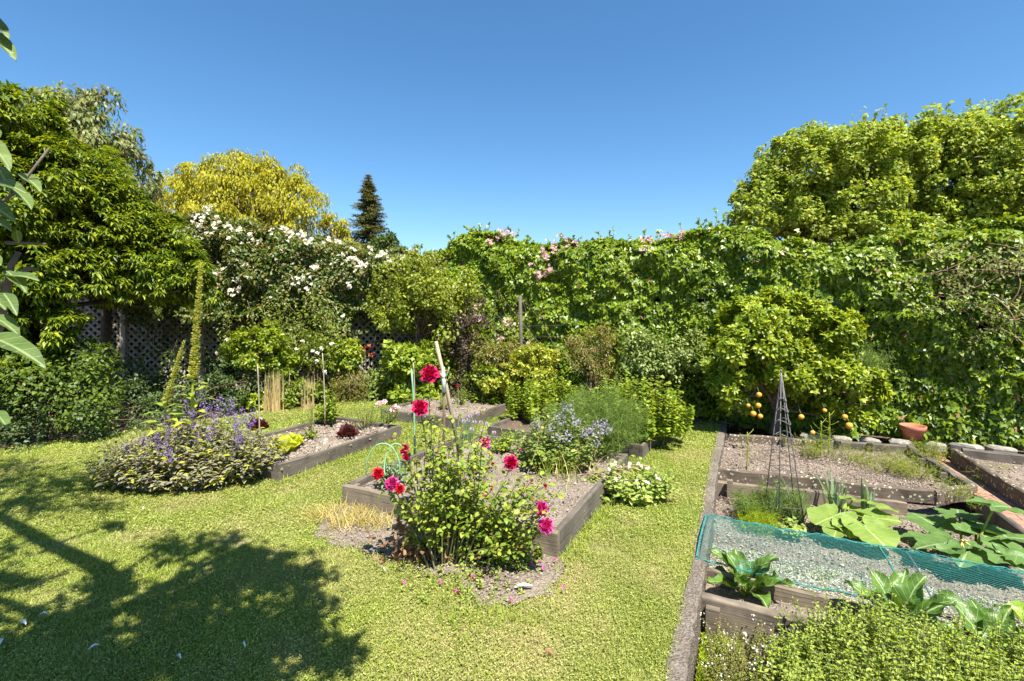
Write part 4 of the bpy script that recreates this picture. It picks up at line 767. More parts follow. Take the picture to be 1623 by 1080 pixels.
# citrus tree with fruit
t = tree('citrus_tree', 'rounded citrus tree hung with orange fruit in front of the ivy', 'tree', (3.42, 6.35, -.05), (3.4, 6.35, .75), [L_(1180, 540, 6.2, .5), L_(1235, 525, 6.2, .52), L_(1290, 540, 6.2, .5), L_(1320, 590, 6.1, .45), L_(1350, 620, 6.0, .38), L_(1230, 590, 6.3, .5), L_(1165, 580, 6.2, .38), L_(1160, 610, 6.2, .3), L_(1280, 610, 6.1, .4), L_(1220, 500, 6.3, .35), L_(1190, 510, 6.2, .35), L_(1320, 650, 6.15, .25), L_(1165, 638, 6.25, .22), L_(1365, 655, 5.95, .18)], 6800, .085, OV, leafmat('citrus tree leaves', [(.075, .135, .01), (.145, .225, .015), (.24, .325, .025), (.35, .41, .04)], .42, .35, .4, .3), 90, .06, rs=.86, mode='ros', sub=14, subr=.38, k=6, inner=.1, low=-.3)
def ball(mb, c, r, n=10, sq=1.0):
    V = [c+np.array([0, 0, r*sq])]
    for i in range(1, n//2+1):
        th = PI*i/(n//2+1)
        for j in range(n): V.append(c+np.array([r*math.sin(th)*math.cos(2*PI*j/n), r*math.sin(th)*math.sin(2*PI*j/n), r*math.cos(th)*sq]))
    V.append(c-np.array([0, 0, r*sq])); T = [(0, 1+j, 1+(j+1) % n) for j in range(n)]; e = 1+n*(n//2); b = e-n; T += [(e, b+(j+1) % n, b+j) for j in range(n)]
    Q = [(1+i*n+j, 1+(i+1)*n+j, 1+(i+1)*n+(j+1) % n, 1+i*n+(j+1) % n) for i in range(n//2-1) for j in range(n)]; mb.add(V, T, Q)
for px, py, r in ((1203, 626, .032), (1202, 643, .032), (1194, 656, .034), (1205, 660, .03), (1186, 643, .024), (1270, 661, .032), (1288, 686, .028), (1339, 661, .032), (1346, 675, .04), (1307, 651, .026)):
    mb = MB(); c = P(px, py, 5.72 if py > 612 else 5.65); ball(mb, c, r, 12, .95); o = mb.build('fruit', M['orange'], t); m2 = MB(); tube(m2, [c+Z*r*.9, c+Z*(r+.05)+[0, .04, 0]], .003, 4); m2.build('stalk', M['stemg'], o)
# terracotta pot
pc = np.array([4.86, 5.86, .015]); t = thing('flower_pot', 'empty terracotta pot on the earth at the foot of the ivy', 'pot', pc); 
def lathe(mb, c, prof_, n=28):
    V = [c+np.array([r*math.cos(2*PI*j/n), r*math.sin(2*PI*j/n), z]) for r, z in prof_ for j in range(n)]
    mb.add(V, None, [(i*n+j, i*n+(j+1) % n, (i+1)*n+(j+1) % n, (i+1)*n+j) for i in range(len(prof_)-1) for j in range(n)])
mb = MB(); lathe(mb, pc, [(.0, .005), (.085, .005), (.088, 0), (.108, .115), (.11, .12), (.105, .12), (.08, .02), (0, .02)]); mb.build('body', M['terra'], t)
mb = MB(); lathe(mb, pc, [(.109, .112), (.128, .114), (.134, .172), (.13, .176), (.12, .174), (.112, .12), (.109, .112)]); mb.build('rim', M['terra'], t)

# ------------------------------------------------------------------ SAGE + SPIRES
def bush(name, label, cat, c, rx, ry, h, ns, nl, size, T, mat, seed, m2=None, smat=None, lo=.15, wid=.25, reach=1.0, bendz=.0, leafup=.25, zb=0.0, hvar=.3, frac2=.0, droopy=.2, ang=0.0, hf=None):
    """stemmed bush: ns stems leaving a base zone for a dome, nl leaves per stem"""
    g = rng(seed); c = np.asarray(c, float); t = thing(name, label, cat, c); q = np.sqrt(g.random(ns)); a_ = g.uniform(0, 2*PI, ns); dx = np.cos(a_)*q; dy = np.sin(a_)*q
    ca, sa = math.cos(ang), math.sin(ang); wx = dx*rx*ca-dy*ry*sa; wy = dx*rx*sa+dy*ry*ca
    B = np.stack([c[0]+wx*wid, c[1]+wy*wid, np.full(ns, c[2]+zb)], -1); hz = h*np.sqrt(np.clip(1-q**2*.75, .1, 1))*g.uniform(1-hvar, 1, ns)
    E = np.stack([c[0]+wx*reach, c[1]+wy*reach, c[2]+hz], -1)
    if hf is not None: E[:, 2] = c[2]+hf(E[:, 0], E[:, 1])*g.uniform(1-hvar, 1, ns)
    bd = np.stack([wx*.08, wy*.08, 0*wx-hz*.02+bendz], -1)+g.normal(size=(ns, 3))*.02*h
    ms = MB(); stems(ms, B, E, bd, .0045*(size/.05)**.5, .002, nseg=5); ms.build('stem', smat or M['stemg'], t)
    s = lo+(1-lo)*(np.arange(nl)[None]+g.random((ns, nl)))/nl; pp = stempts(B, E, bd, s); az = np.arange(nl)[None]*2.4+g.uniform(0, 6.3, (ns, 1))+g.normal(size=(ns, nl))*.3
    ax = nrm(E-B)[:, None]; hd = np.stack([np.cos(az), np.sin(az), 0*az], -1); D = nrm(hd+ax*.45+g.normal(size=pp.shape)*.2-Z*droopy*(1-s[..., None])); N = nrm(Z*1.0+ax*.3-hd*leafup+g.normal(size=pp.shape)*.25)
    sz = size*(1-.45*s**2)*g.uniform(.6, 1.2, s.shape); ml = MB(); mi = (g.random(ns*nl) < frac2).astype(int)
    leaves(ml, pp.reshape(-1, 3), D.reshape(-1, 3), N.reshape(-1, 3), sz.ravel(), T, mi if m2 else 0); ml.build('leaves', [mat, m2] if m2 else mat, t); return t, B, E
sgc = G(302, 762); t, B, E = bush('sage_bush', 'wide purple and green sage bush with violet flower spikes at left', 'bush', sgc, .82, .46, .6, 430, 20, .095, leafT(.4, .14, .15), M['sagep'], 101, M['sagey'], reach=1.05, ang=R(8), frac2=.24, wid=.5, hvar=.5)
g = rng(102)
for px, py, h in [(322, 640, .2), (335, 655, .18), (295, 650, .2), (305, 665, .17), (360, 655, .2), (370, 650, .2), (372, 668, .18), (262, 665, .17), (265, 690, .16), (250, 700, .16), (240, 708, .15), (285, 680, .17), (256, 712, .14), (332, 690, .16), (375, 685, .17), (380, 700, .14), (392, 672, .16), (200, 712, .13), (268, 720, .15), (310, 700, .14), (400, 662, .14), (342, 672, .17), (222, 735, .12), (348, 642, .16), (384, 660, .15), (226, 700, .12)]:
    d = 4.1+g.uniform(-.15, .45); p = P(px, py, d); n = 95; mb = MB(); s = g.random(n); ax = nrm(np.array([g.normal()*.12, 0, 1])); O = p[None]-ax*h*.5+ax*(s*h)[:, None]+g.normal(size=(n, 3))*.014
    leaves(mb, O, g.normal(size=(n, 3))+Z*.3, Z+g.normal(size=(n, 3)), .016*g.uniform(.7, 1.3, n), PET); mb.build('flower_spike', M['sageflower'], t)
def spire(label, pb, pm, pt, r, nl, seed):
    g = rng(seed); t = thing('flower_spire', label, 'plant', pb); mb = MB(); pts = np.concatenate([curve(pb, pm, n=6), curve(pm, pt, n=14)[1:]]); tube(mb, pts, np.linspace(.012, .005, len(pts)), 6); mb.build('stalk', M['foxleaf'], t)
    seg = np.array([pm*(1-s)+pt*s for s in np.linspace(0, 1, 60)]); n = 950 if r > .04 else 480; i = g.integers(0, 60, n); ax = nrm(pt-pm); x = nrm(np.cross(ax, [0, 1, .1])); y = np.cross(ax, x); a_ = g.uniform(0, 2*PI, n); f = 1-.55*(i/60)
    rd = np.cos(a_)[:, None]*x+np.sin(a_)[:, None]*y; mb = MB(); O = seg[i]+rd*(r*f*.25)[:, None]+ax*g.normal(size=(n, 1))*.01; leaves(mb, O, rd+ax*.35, ax+g.normal(size=(n, 3))*.4, r*1.0*f*g.uniform(.7, 1.1, n), leafT(.6, .3, -.1, 1)); mb.build('seed_capsules', M['seed'], t)
    mb = MB(); lo = np.array([pb*(1-s)+pm*s for s in np.linspace(.25, 1, nl)]); a_ = np.arange(nl)*2.4; D = np.stack([np.cos(a_), np.sin(a_)*.8, .35+0*a_], -1); leaves(mb, lo, D, Z-D*.2+g.normal(size=(nl, 3))*.1, np.linspace(.3, .14, nl), leafT(.28, .15, .25)); mb.build('leaves', M['foxleaf'], t)
spire('tallest green seed spire rising out of the sage bush', P(301, 715, 4.55), P(306, 600, 4.55), P(319, 417, 4.55), .045, 16, 110)
spire('shorter leaning seed spire on the left side of the sage bush', P(262, 720, 4.5), P(262, 640, 4.5), P(291, 542, 4.5), .034, 11, 111)

# ------------------------------------------------------------------ LEFT BED PLANTS
def small(name, label, cat, c, rx, h, ns, nl, size, T, mat, seed, **kw): return bush(name, label, cat, c, rx, rx, h, ns, nl, size, T, mat, seed, **kw)
def lettuce(label, c, r, mat, seed, n=60, up=.5):
    g = rng(seed); t = thing('lettuce', label, 'lettuce', c); mb = MB(); a_ = g.uniform(0, 2*PI, n); f = g.random(n); D = np.stack([np.cos(a_)*(1-.6*f), np.sin(a_)*(1-.6*f), up*f+.15], -1)
    leaves(mb, np.tile(c, (n, 1))+D*r*.1, D, Z*.6-D*.4+g.normal(size=(n, 3))*.25, r*g.uniform(.6, 1.05, n), leafT(.9, .25, -.1)); mb.build('leaves', mat, t)
ZB = .125
lettuce('lime green lettuce at the near left end of the long bed', G(447, 716, ZB), .17, M['lettuce'], 120, 90); lettuce('lime lettuce behind the first one beside the sage', G(462, 706, ZB), .14, M['lettuce'], 121, 70)
lettuce('dark red lettuce in the middle of the long bed', G(551, 691, ZB), .13, M['redlet'], 122, 90, 1.2)
lettuce('dark red lettuce near the far board of the long bed, by the cane', G(408, 682, ZB), .15, M['redlet'], 124, 90, .8)
small('tomato_plant', 'leafy green tomato plant tied to a cane in the long bed', 'plant', G(521, 672, ZB), .18, .42, 22, 12, .07, VINE, M['rasp'], 125)
small('seedling', 'thin reddish leaved shoot beside the dark red lettuce', 'plant', G(491, 693, ZB), .1, .42, 12, 12, .035, SM, M['redshrub'], 126); small('weed', 'low green weed at the foot of the reddish shoot', 'plant', G(493, 693, ZB), .12, .09, 18, 8, .045, OV, M['rasp'], 127)
small('flower_plant', 'airy pinkish flowering plant at the right end of the long bed', 'plant', G(577, 678, ZB), .2, .3, 30, 10, .03, SM, M['redshrub'], 128)
t, B, E = small('rose_plant', 'small pink budded rose in the right corner of the long bed', 'plant', G(610, 672, ZB), .2, .34, 22, 14, .04, SM, M['rosel'], 129)
for i, (px, py) in enumerate([(609, 637), (625, 650), (628, 645), (600, 642)]): cluster('blossom', P(px, py, 5.9), np.array([0, -1, .6]), .03, 3, .045, M['pink'], t, 760+i)
def cane(label, a, b, r, mat, name='cane', group=None):
    mb = MB(); a = np.asarray(a, float); b = np.asarray(b, float); tube(mb, curve(a, b, (r, 0, 0), 7), np.linspace(r, r*.8, 7), 7); return tag(mb.build(name, mat, loc=a), label, 'cane', group)
cane('thin cane standing left of the dry iris stalks, beside the sage', P(411, 700, 5.3), P(408, 577, 5.3), .008, M['stake']); cane('straight cane in the middle of the long bed, by the tomato', P(515, 672, 6.1), P(511, 560, 6.1), .008, M['stake'])
cane('short white capped cane near the dark lettuce', P(657, 640, 6.6), P(655, 575, 6.6), .008, M['stake'])
for i, (px, py, l) in enumerate([(470, 640, 'small fresh green shoot in the border, below the dry sheaf'), (395, 640, 'pale green leafy weed left of the dry sheaf')]): small('weed', l, 'plant', G(px, py), .25, .3, 26, 10, .06, OV, M['rasp'], 140+i)
# back bed plants
for i, (px, py, h, l) in enumerate([(655, 640, .22, 'green seedling at the left corner of the farthest bed'), (700, 650, .3, 'bushy green seedling behind the leaning stake'), (730, 640, .35, 'tall thin seedling beneath the small far red rose'), (770, 634, .16, 'low seedling near the right corner of the farthest bed'), (745, 632, .2, 'pale seedling in the middle of the farthest bed')]): small('seedling', l, 'plant', G(px, py, .12), .15, h, 16, 10, .05, OV, M['rasp'] if i % 2 else M['rosel'], 150+i)
# chives
t = thing('chives', 'chive clump with pale lilac flower heads behind the roses', 'herb', G(741, 700, .12)); mb = MB(); cc = G(741, 700, .12); tufts(mb, [cc], 120, .34, .005, 160, 0, .05, (0, .35), (0, .3), 4); mb.build('blades', M['leek'], t)
for i, (px, py) in enumerate([(745, 660), (757, 656), (752, 669), (762, 670), (771, 672), (735, 668), (742, 666), (783, 686), (765, 683), (748, 680)]):
    mb = MB(); g = rng(161+i); p = P(px, py, 5.1); d = nrm(g.normal(size=(50, 3))); leaves(mb, p+d*.008, d, np.cross(d, Z), .016, PET); mb.build('flower_head', leafmat('lilac chive flowers', [(.45, .33, .5), (.6, .5, .66)], .6, .2), t) if i == 0 else mb.build('flower_head', bpy.data.materials['lilac chive flowers'], t)
# ------------------------------------------------------------------ RASPBERRY, FENNEL, BORAGE, BRASSICA
def rl(px, py, z=.1): return G(px, py, z)
bush('raspberry_patch', 'light green raspberry canes at the far right of the central beds', 'bush', (1.5, 5.75, .08), .62, .5, .85, 120, 26, .085, VINE, M['rasp'], 170, ang=R(-27), wid=.8, hvar=.35)
bush('raspberry_patch', 'yellow green leafy canes behind the fennel, under the yellow shrub', 'bush', (.45, 6.6, .08), .6, .45, .72, 95, 24, .08, VINE, M['rasp'], 171, ang=R(-27), wid=.8, hvar=.35)
fc = np.array([.86, 4.98, .08]); t = thing('fennel', 'big feathery green fennel clump between borage and raspberries', 'herb', fc); g = rng(172); ns = 120
B = fc+np.concatenate([g.normal(size=(ns, 2))*.07, np.zeros((ns, 1))], 1); q = np.sqrt(g.random(ns)); a_ = g.uniform(0, 2*PI, ns); E = fc+np.stack([np.cos(a_)*q*.52, np.sin(a_)*q*.42, .80*np.sqrt(1-.8*q*q)*g.uniform(.5, 1, ns)], -1); bd = np.stack([np.cos(a_)*q*.08, np.sin(a_)*q*.08, .05+0*q], -1)
mb = MB(); stems(mb, B, E, bd, .004, .0015); mb.build('stem', M['fennel'], t); s = g.uniform(.3, 1.05, (ns, 34)); pp = stempts(B, E, bd, s).reshape(-1, 3)+g.normal(size=(ns*34, 3))*.035
hd = np.repeat(pp, 11, 0); n = len(hd); d = nrm(g.normal(size=(n, 3))+(hd-fc)*1.1+Z*.2); mb = MB(); leaves(mb, hd, d, nrm(np.cross(d, g.normal(size=(n, 3)))), .075*g.uniform(.4, 1.2, n), (np.array([(-.022, 0, 0), (.022, 0, 0), (0, 1, -.12)]), np.array([(0, 1, 2)]))); mb.build('fronds', M['fennel'], t)
t, B, E = bush('borage', 'hairy borage with drooping pale blue flowers left of the fennel', 'herb', (.42, 4.62, .1), .46, .4, .62, 85, 18, .085, OV, M['borage'], 174, wid=.5, hvar=.4)
for i, (px, py) in enumerate([(895, 645), (903, 648), (887, 660), (880, 668), (893, 673), (911, 667), (915, 670), (930, 682), (938, 680), (948, 674), (958, 671), (963, 680), (955, 686), (943, 690), (880, 693), (890, 697), (944, 703), (850, 672), (872, 680), (925, 690), (900, 690)]):
    g = rng(175+i); p = P(px, py, 4.35+g.uniform(-.1, .1)); mb = MB(); n = 30; o = g.normal(size=(n, 3))*np.array([.026, .026, .02]); leaves(mb, p+o, g.normal(size=(n, 3)), g.normal(size=(n, 3))+Z, .024*g.uniform(.6, 1.2, n), PET); mb.build('flower_cluster', M['borflower'], t)
bc = np.array([.98, 4.25, .1])
t, B, E = bush('brassica', 'sprawling pale leaved rocket with white flowers flopping over the bed corner', 'vegetable', (1.02, 4.1, .0), .4, .32, .36, 80, 12, .085, OV, M['brass'], 200, wid=.3, hvar=.6)
mb = MB(); g = rng(201)
for i in range(16): p = P(g.uniform(960, 1045), g.uniform(735, 785), 4.0+g.uniform(-.15, .1)); cluster('flower', p, np.array([0, -1, .8]), .025, 3, .018, M['white'], t, 202+i)
for i in range(6): a_ = G(920+i*9, 755, .13); tube(mb, curve(a_, P(960+i*14, 770-6*i, 4.0), (0, 0, .05), 6), .005, 4)
mb.build('long_stem', leafmat('pinkish stems of rocket', [(.35, .2, .12), (.4, .3, .15)], .6, 0), t)
clump('straw_clump', 'pale wilted garlic stalks in the central bed before the borage', 'plant', G(900, 745, .12), 70, .34, .007, M['dry'], 220, .12, (.1, .6), (.1, 1.4), part='stalks')
clump('straw_clump', 'yellowing onion leaves right of the borage base', 'plant', G(880, 800-40, .12), 50, .3, .007, M['grassy'], 221, .1, (.1, .5), (.1, 1.4), part='stalks')
small('peony_plant', 'low dark leaved plant in the central bed beside the pink bloom', 'plant', G(760, 745, .12), .16, .25, 18, 10, .08, LONG, M['rosel'], 222); small('pepper_plant', 'small green leafy plant behind the crimson rose at the middle of the bed', 'plant', G(795, 715, .12), .16, .26, 20, 10, .07, OV, M['rasp'], 223)
t, B, E = small('lily_clump', 'small leafy plant with strap leaves at the left corner of the central bed', 'plant', G(620, 770, .12), .14, .28, 22, 9, .09, LONG, M['leek'], 224)

# ------------------------------------------------------------------ ROSE BUSH
def bloom(c, ax, r, mat, parent, seed, name='bloom', full=True):
    g = rng(seed); mb = MB(); ax = nrm(np.asarray(ax, float)); x = nrm(np.cross(ax, [.3, .9, .2])); y = np.cross(ax, x); na, nb = 5, 4
    rings = ((6, 8, 1.0), (7, 30, .95), (7, 50, .82), (6, 66, .66), (5, 78, .48)) if full else ((4, 62, .9), (4, 76, .8), (3, 84, .7))
    for n, el, ln in rings:
        for j in range(n):
            a_ = 2*PI*j/n+g.uniform(-.3, .3)+el; rd = math.cos(a_)*x+math.sin(a_)*y; td = np.cross(ax, rd); e = R(el+g.uniform(-9, 9)); V = []
            for b in range(nb):
                f = b/(nb-1); ee = e+R(38)*f*f*(1 if el > 20 else .2)-R(14)*(f > .9); q = c+rd*r*.05+rd*r*ln*f*math.cos(ee)+ax*r*ln*f*math.sin(ee)-ax*r*.3; wd = r*ln*(.2+.62*math.sin(min(1, f*.8+.12)*PI*.62))
                for k in range(na): u = k/(na-1)*2-1; V.append(q+td*wd*u+ax*wd*.3*u*u*(1 if el < 60 else .2)-rd*wd*.45*u*u*(el > 40)+g.normal(size=3)*r*.04)
            mb.add(V, None, [(b*na+k, b*na+k+1, (b+1)*na+k+1, (b+1)*na+k) for b in range(nb-1) for k in range(na-1)])
    return mb.build(name, mat, parent)
def rosebush():
    g = rng(240); c = np.array([-.38, 3.08, .015]); t = thing('rose_bush', 'tall rose bush with large crimson and magenta blooms before the square bed', 'bush', c)
    bl = [(681, 593, 3.1, .062, 'crimson'), (666, 646, 3.0, .054, 'crimson'), (641, 712, 2.95, .032, 'crimson'), (645, 723, 2.95, .028, 'crimson'), (599, 751, 2.9, .036, 'redp'), (622, 766, 2.88, .042, 'magenta'), (634, 775, 2.85, .028, 'redp'), (769, 701, 3.35, .04, 'magenta'), (810, 733, 3.3, .05, 'crimson'), (781, 736, 3.3, .024, 'crimson'), (858, 806, 2.85, .046, 'magenta'), (866, 833, 2.8, .046, 'magenta'), (768, 787, 2.9, .022, 'magenta'), (864, 770, 3.0, .024, 'crimson'), (843, 762, 3.0, .018, 'magenta'), (779, 776, 3.0, .016, 'crimson'), (826, 713, 3.4, .018, 'magenta'), (831, 770, 3.0, .014, 'magenta'), (725, 612, 3.5, .018, 'redp'), (855, 692, 3.6, .016, 'redp')]
    B = []; E = []
    for i, (px, py, d, r, m) in enumerate(bl):
        p = P(px, py, d); p[1] = max(p[1], 2.6); ax = np.array([g.normal()*.3, -.75, .55]); bloom(p, ax, r*.84, M[m], t, 260+i, full=r > .026, name='bloom' if r > .026 else 'bud'); B.append(c+np.array([(px-740)/800*.8, g.normal()*.06, 0])); E.append(p-nrm(ax)*r*.6)
    nb = len(B)
    for i in range(70):   # other stems: (px, py) targets filling the bush outline
        px, py = [(g.normal(705, 30), g.uniform(655, 800)), (g.normal(832, 26), g.uniform(735, 860)), (g.normal(735, 32), g.uniform(645, 800)), (g.normal(700, 32), g.uniform(680, 760)), (g.normal(790, 30), g.uniform(765, 880))][i % 5]
        B.append(c+np.array([(px-740)/800*1.1+g.normal()*.05, g.normal()*.06, 0])); E.append(P(px, py, 3.0+g.uniform(-.25, .2)))
    B = np.array(B); E = np.array(E); bd = np.concatenate([g.normal(size=(len(B), 2))*.03, np.zeros((len(B), 1))], 1); mb = MB(); stems(mb, B, E, bd, .006, .0025, nseg=6, sides=4)
    for x in (-.12, .0, .14): tube(mb, curve(c+[x, 0, -.02], c+[x*1.5, .02, .3], (.02, 0, 0), 5), np.linspace(.018, .011, 5), 6)
    mb.build('stem', plain('green brown rose canes', (.15, .15, .06), .6), t)
    nl = 19; s = np.where(np.arange(len(B))[:, None] < nb, g.uniform(.2, .93, (len(B), nl)), g.uniform(.28, 1, (len(B), nl))); pp = stempts(B, E, bd, s).reshape(-1, 3); k = len(pp)
    mb = MB(); off = g.normal(size=(k, 3))*.02
    for j in range(3):  # leaflets round each leaf stalk
        a_ = g.uniform(0, 2*PI, k); hd = np.stack([np.cos(a_), np.sin(a_), g.uniform(-.35, .3, k)], -1); leaves(mb, pp+off+hd*.018, hd+g.normal(size=(k, 3))*.3, Z+[0, -.25, 0]+g.normal(size=(k, 3))*.4, .038*g.uniform(.5, 1.25, k), leafT(.66), (g.random(k) < .06).astype(int))
    mb.build('leaves', [M['rosel'], M['roser']], t)
    mb = MB(); O = c+np.stack([g.normal(-.23, .1, 210), g.normal(-.02, .07, 210), np.abs(g.normal(0, .11, 210))+.02], -1); leaves(mb, O, g.normal(size=(210, 3))-Z*.5, g.normal(size=(210, 3)), .045*g.uniform(.6, 1.2, 210), leafT(.6, .5, .5)); mb.build('dead_leaves', M['deadleaf'], t)
rosebush()
t = thing('wooden_stake', 'pale leaning wooden stake behind the highest crimson bloom', 'stake', P(722, 690, 3.3)); mb = MB(); tube(mb, [P(728, 720, 3.3), P(708, 615, 3.3), P(691, 541, 3.3)], [.013, .013, .012], 7); mb.build('stake', M['stake'], t)
t = thing('taped_stake', 'dark stake wrapped with white tape beside the leaning stake', 'stake', P(706, 760, 3.28)); mb = MB(); tube(mb, [P(700, 800, 3.26), P(704, 680, 3.26), P(703, 590, 3.26)], [.01, .01, .009], 7); mb.build('stake', M['stemr'], t)
mb = MB(); tube(mb, [P(703.6, 622, 3.25), P(703.3, 600, 3.25), P(702.5, 582, 3.25)], [.014, .016, .008], 7); mb.build('tape', M['tape'], t); mb = MB(); tube(mb, curve(P(698, 592, 3.24), P(712, 582, 3.24), (0, 0, -.05), 9), .007, 5); mb.build('tie', M['leek'], t)
cane('tall pale green plastic cane left of the roses', P(657, 720, 3.4), P(652, 585, 3.4), .008, M['hose'], 'plastic_cane')
t = thing('wire_hoops', 'pale green wire hoops at the left corner of the square bed', 'hoop', G(612, 770, .12))
for px, w_, tilt in ((607, 27, 0), (628, 19, .12)):
    mb = MB(); p = []
    for s in np.linspace(-.15, 1.15, 18): an = PI*s; p.append(P(px-w_*math.cos(an), 745-42*math.sin(an) if -.01 < s < 1.01 else 745+60*abs(s if s < 0 else s-1), 3.9+tilt*s)+[0, 0, 0])
    tube(mb, p, .0055, 6); mb.build('hoop', M['hose'], t)
# ground cover at the rose foot, dry grass, tag
small('ground_cover', 'low green weeds on the earth beneath the rose bush', 'plant', G(740, 905), .42, .09, 120, 7, .03, OV, M['oreg'], 300, wid=.95)
small('ground_cover', 'fresh green mint patch against the front board of the square bed', 'plant', G(815, 885), .18, .17, 70, 10, .035, OV, M['rosel'], 301, wid=.8)
small('ground_cover', 'sparse small weeds at the front left of the bare earth', 'plant', G(640, 885), .35, .05, 60, 6, .025, OV, M['oreg'], 302, wid=.95)
t = thing('dry_grass', 'yellowing dry grass clump at the left front corner of the square bed', 'grass', G(560, 825)); mb = MB(); tufts(mb, [G(x, y) for x, y in ((500, 822), (530, 815), (555, 825), (580, 832), (600, 835), (540, 835), (575, 815))], 900, .15, .005, 303, 0, .06, (.3, 1.2), (.2, 1.2)); mb.build('blades', leafmat('yellowing grass', [(.2, .24, .05), (.4, .34, .12), (.5, .4, .2)], .7, .3), t)
t = thing('plant_tag', 'small clear plant tag with a red flower picture by the rose foot', 'plant tag', G(824, 885)); mb = MB(); p = P(824, 868, 3.02); box(mb, p, .05, .003, .065, ax=(1, 0, 0), ay=(0, 1, 0)); mb.build('card', plain('faded dark card', (.2, .1, .08), .4), t); mb = MB(); tube(mb, [p-Z*.1, p-Z*.03+[0, .004, 0]], .003, 4); mb.build('peg', M['tape'], t)
mb = MB(); g = rng(304); n = 30; leaves(mb, p+[.004, -.003, -.01]+g.normal(size=(n, 3))*[.006, .0004, .008], g.normal(size=(n, 3))*[1, .1, 1], np.tile([0., -1, 0], (n, 1)), .012, PET); mb.build('picture', M['redp'], t)
# petals and fallen leaves on the lawn
def flake(name, label, px, py, l, wd, mat, seed, cat='petal', group=None, az=None, z=.03):
    g = rng(seed); c = G(px, py, z); az = g.uniform(0, PI) if az is None else az; na = 7; V = []
    for i in range(na):
        f = i/(na-1); ww = wd*math.sin(min(1, f*.85+.1)*PI)**.7
        for u in (-1, 0, 1): V.append(c+np.array([math.cos(az)*(f-.5)*l-math.sin(az)*u*ww/2, math.sin(az)*(f-.5)*l+math.cos(az)*u*ww/2, .008*(u*u)+.012*math.sin(f*3)+g.normal()*.001]))
    mb = MB(); mb.add(V, None, [(i*3+k, i*3+k+1, (i+1)*3+k+1, (i+1)*3+k) for i in range(na-1) for k in range(2)]); return tag(mb.build(name, mat, loc=c), label, cat, group)
flake('white_feather', 'white feather like scrap on the bare earth below the roses', 830, 932, .10, .028, M['tape'], 1, 'feather', az=.1)
for i, (px, py, l, s) in enumerate([(35, 990, 'white petal on the shaded lawn, far left and lower of the pair', .06), (68, 977, 'narrow white petal just right of another in the shaded lawn', .05), (149, 1029, 'oval white petal on the dark lawn near the bottom left', .052), (283, 1044, 'white petal standing in shade near the bottom centre left', .04), (386, 1025, 'small white petal in the grass shade right of the others', .035), (3, 1018, 'white petal cut by the left edge of the lawn', .045), (228, 807, 'small white petal on the sunny lawn below the sage', .035), (608, 905, 'white petal on sunny lawn left of the bare earth', .03)]): flake('petal', l, px, py, s*.72, s*.3, M['tape'], 10+i)
g = rng(311)
for i, (px, py) in enumerate([(855, 895), (862, 903), (750, 917), (842, 897), (893, 934), (700, 925), (810, 955), (905, 816), (880, 890), (770, 905), (722, 940), (640, 925)]): flake('rose_petal', 'fallen magenta rose petal on the ground around the rose bush', px, py, .022, .018, M['magenta'], 330+i, group='fallen rose petals', z=.035 if py > 830 else .15)
for i, (px, py, l) in enumerate([(870, 1038, 'orange brown dead leaf on the sunny lawn at the bottom centre'), (728, 940, 'terracotta coloured leaf on bare earth'), (1157, 905, 'small dry leaf in the bright ground cover')]): flake('dead_leaf', l, px, py, .04, .02, M['deadleaf'], 350+i, 'leaf')

# ------------------------------------------------------------------ RIGHT BEDS
# obelisk
ob_ = np.array([2.33, 4.13, -.22]); t = thing('garden_obelisk', 'slim rusty wire obelisk standing in the lower bed', 'obelisk', ob_); apex = P(1238, 590, 4.15); legs = [ob_+np.array([dx, dy, 0]) for dx, dy in ((-.13, .10), (-.1, -.09), (.1, -.12), (.14, .08))]
for l in legs: mb = MB(); tube(mb, [l, (l*.5+apex*.5), apex+nrm(l-apex)*.01], .0042, 6); mb.build('leg', M['iron'], t)
for f in (.12, .24, .36, .48, .58, .67, .75, .82): 
    pts = [l*(1-f)+apex*f+(np.array([0, 0, 0])) for l in legs]; mb = MB()
    if f < .4 : tube(mb, pts+[pts[0]], .0028, 5)
    else: c = np.mean(pts, 0); r = np.linalg.norm(pts[0]-c)*1.1; tube(mb, [c+np.array([math.cos(a_)*r, math.sin(a_)*r, .02*math.sin(a_*2)]) for a_ in np.linspace(0, 2*PI, 15)], .0035, 5)
    mb.build('hoop', M['iron'], t)
mb = MB(); ball(mb, apex+Z*.01, .012, 8); mb.build('finial', M['iron'], t)
# asparagus fronds
def fern(label, c, h, r, ns, nf, seed, mat='aspar', name='asparagus', L=.04):
    g = rng(seed); t = thing(name, label, 'plant', c); q = np.sqrt(g.random(ns)); a_ = g.uniform(0, 2*PI, ns); B = c+np.stack([np.cos(a_)*q*r*.35, np.sin(a_)*q*r*.35, 0*q], -1); E = c+np.stack([np.cos(a_)*q*r, np.sin(a_)*q*r, h*g.uniform(.45, 1, ns)], -1); bd = g.normal(size=(ns, 3))*.03
    mb = MB(); stems(mb, B, E, bd, .003, .0012); mb.build('stem', M['stemg'], t); s = g.uniform(.25, 1.02, (ns, nf)); pp = stempts(B, E, bd, s).reshape(-1, 3)+g.normal(size=(ns*nf, 3))*.03; hd = np.repeat(pp, 8, 0); n = len(hd); d = nrm(g.normal(size=(n, 3))+Z*.3)
    mb = MB(); leaves(mb, hd, d, nrm(np.cross(d, g.normal(size=(n, 3)))), L*g.uniform(.4, 1.2, n), (np.array([(-.035, 0, 0), (.035, 0, 0), (0, 1, -.1)]), np.array([(0, 1, 2)]))); mb.build('fronds', M[mat], t)
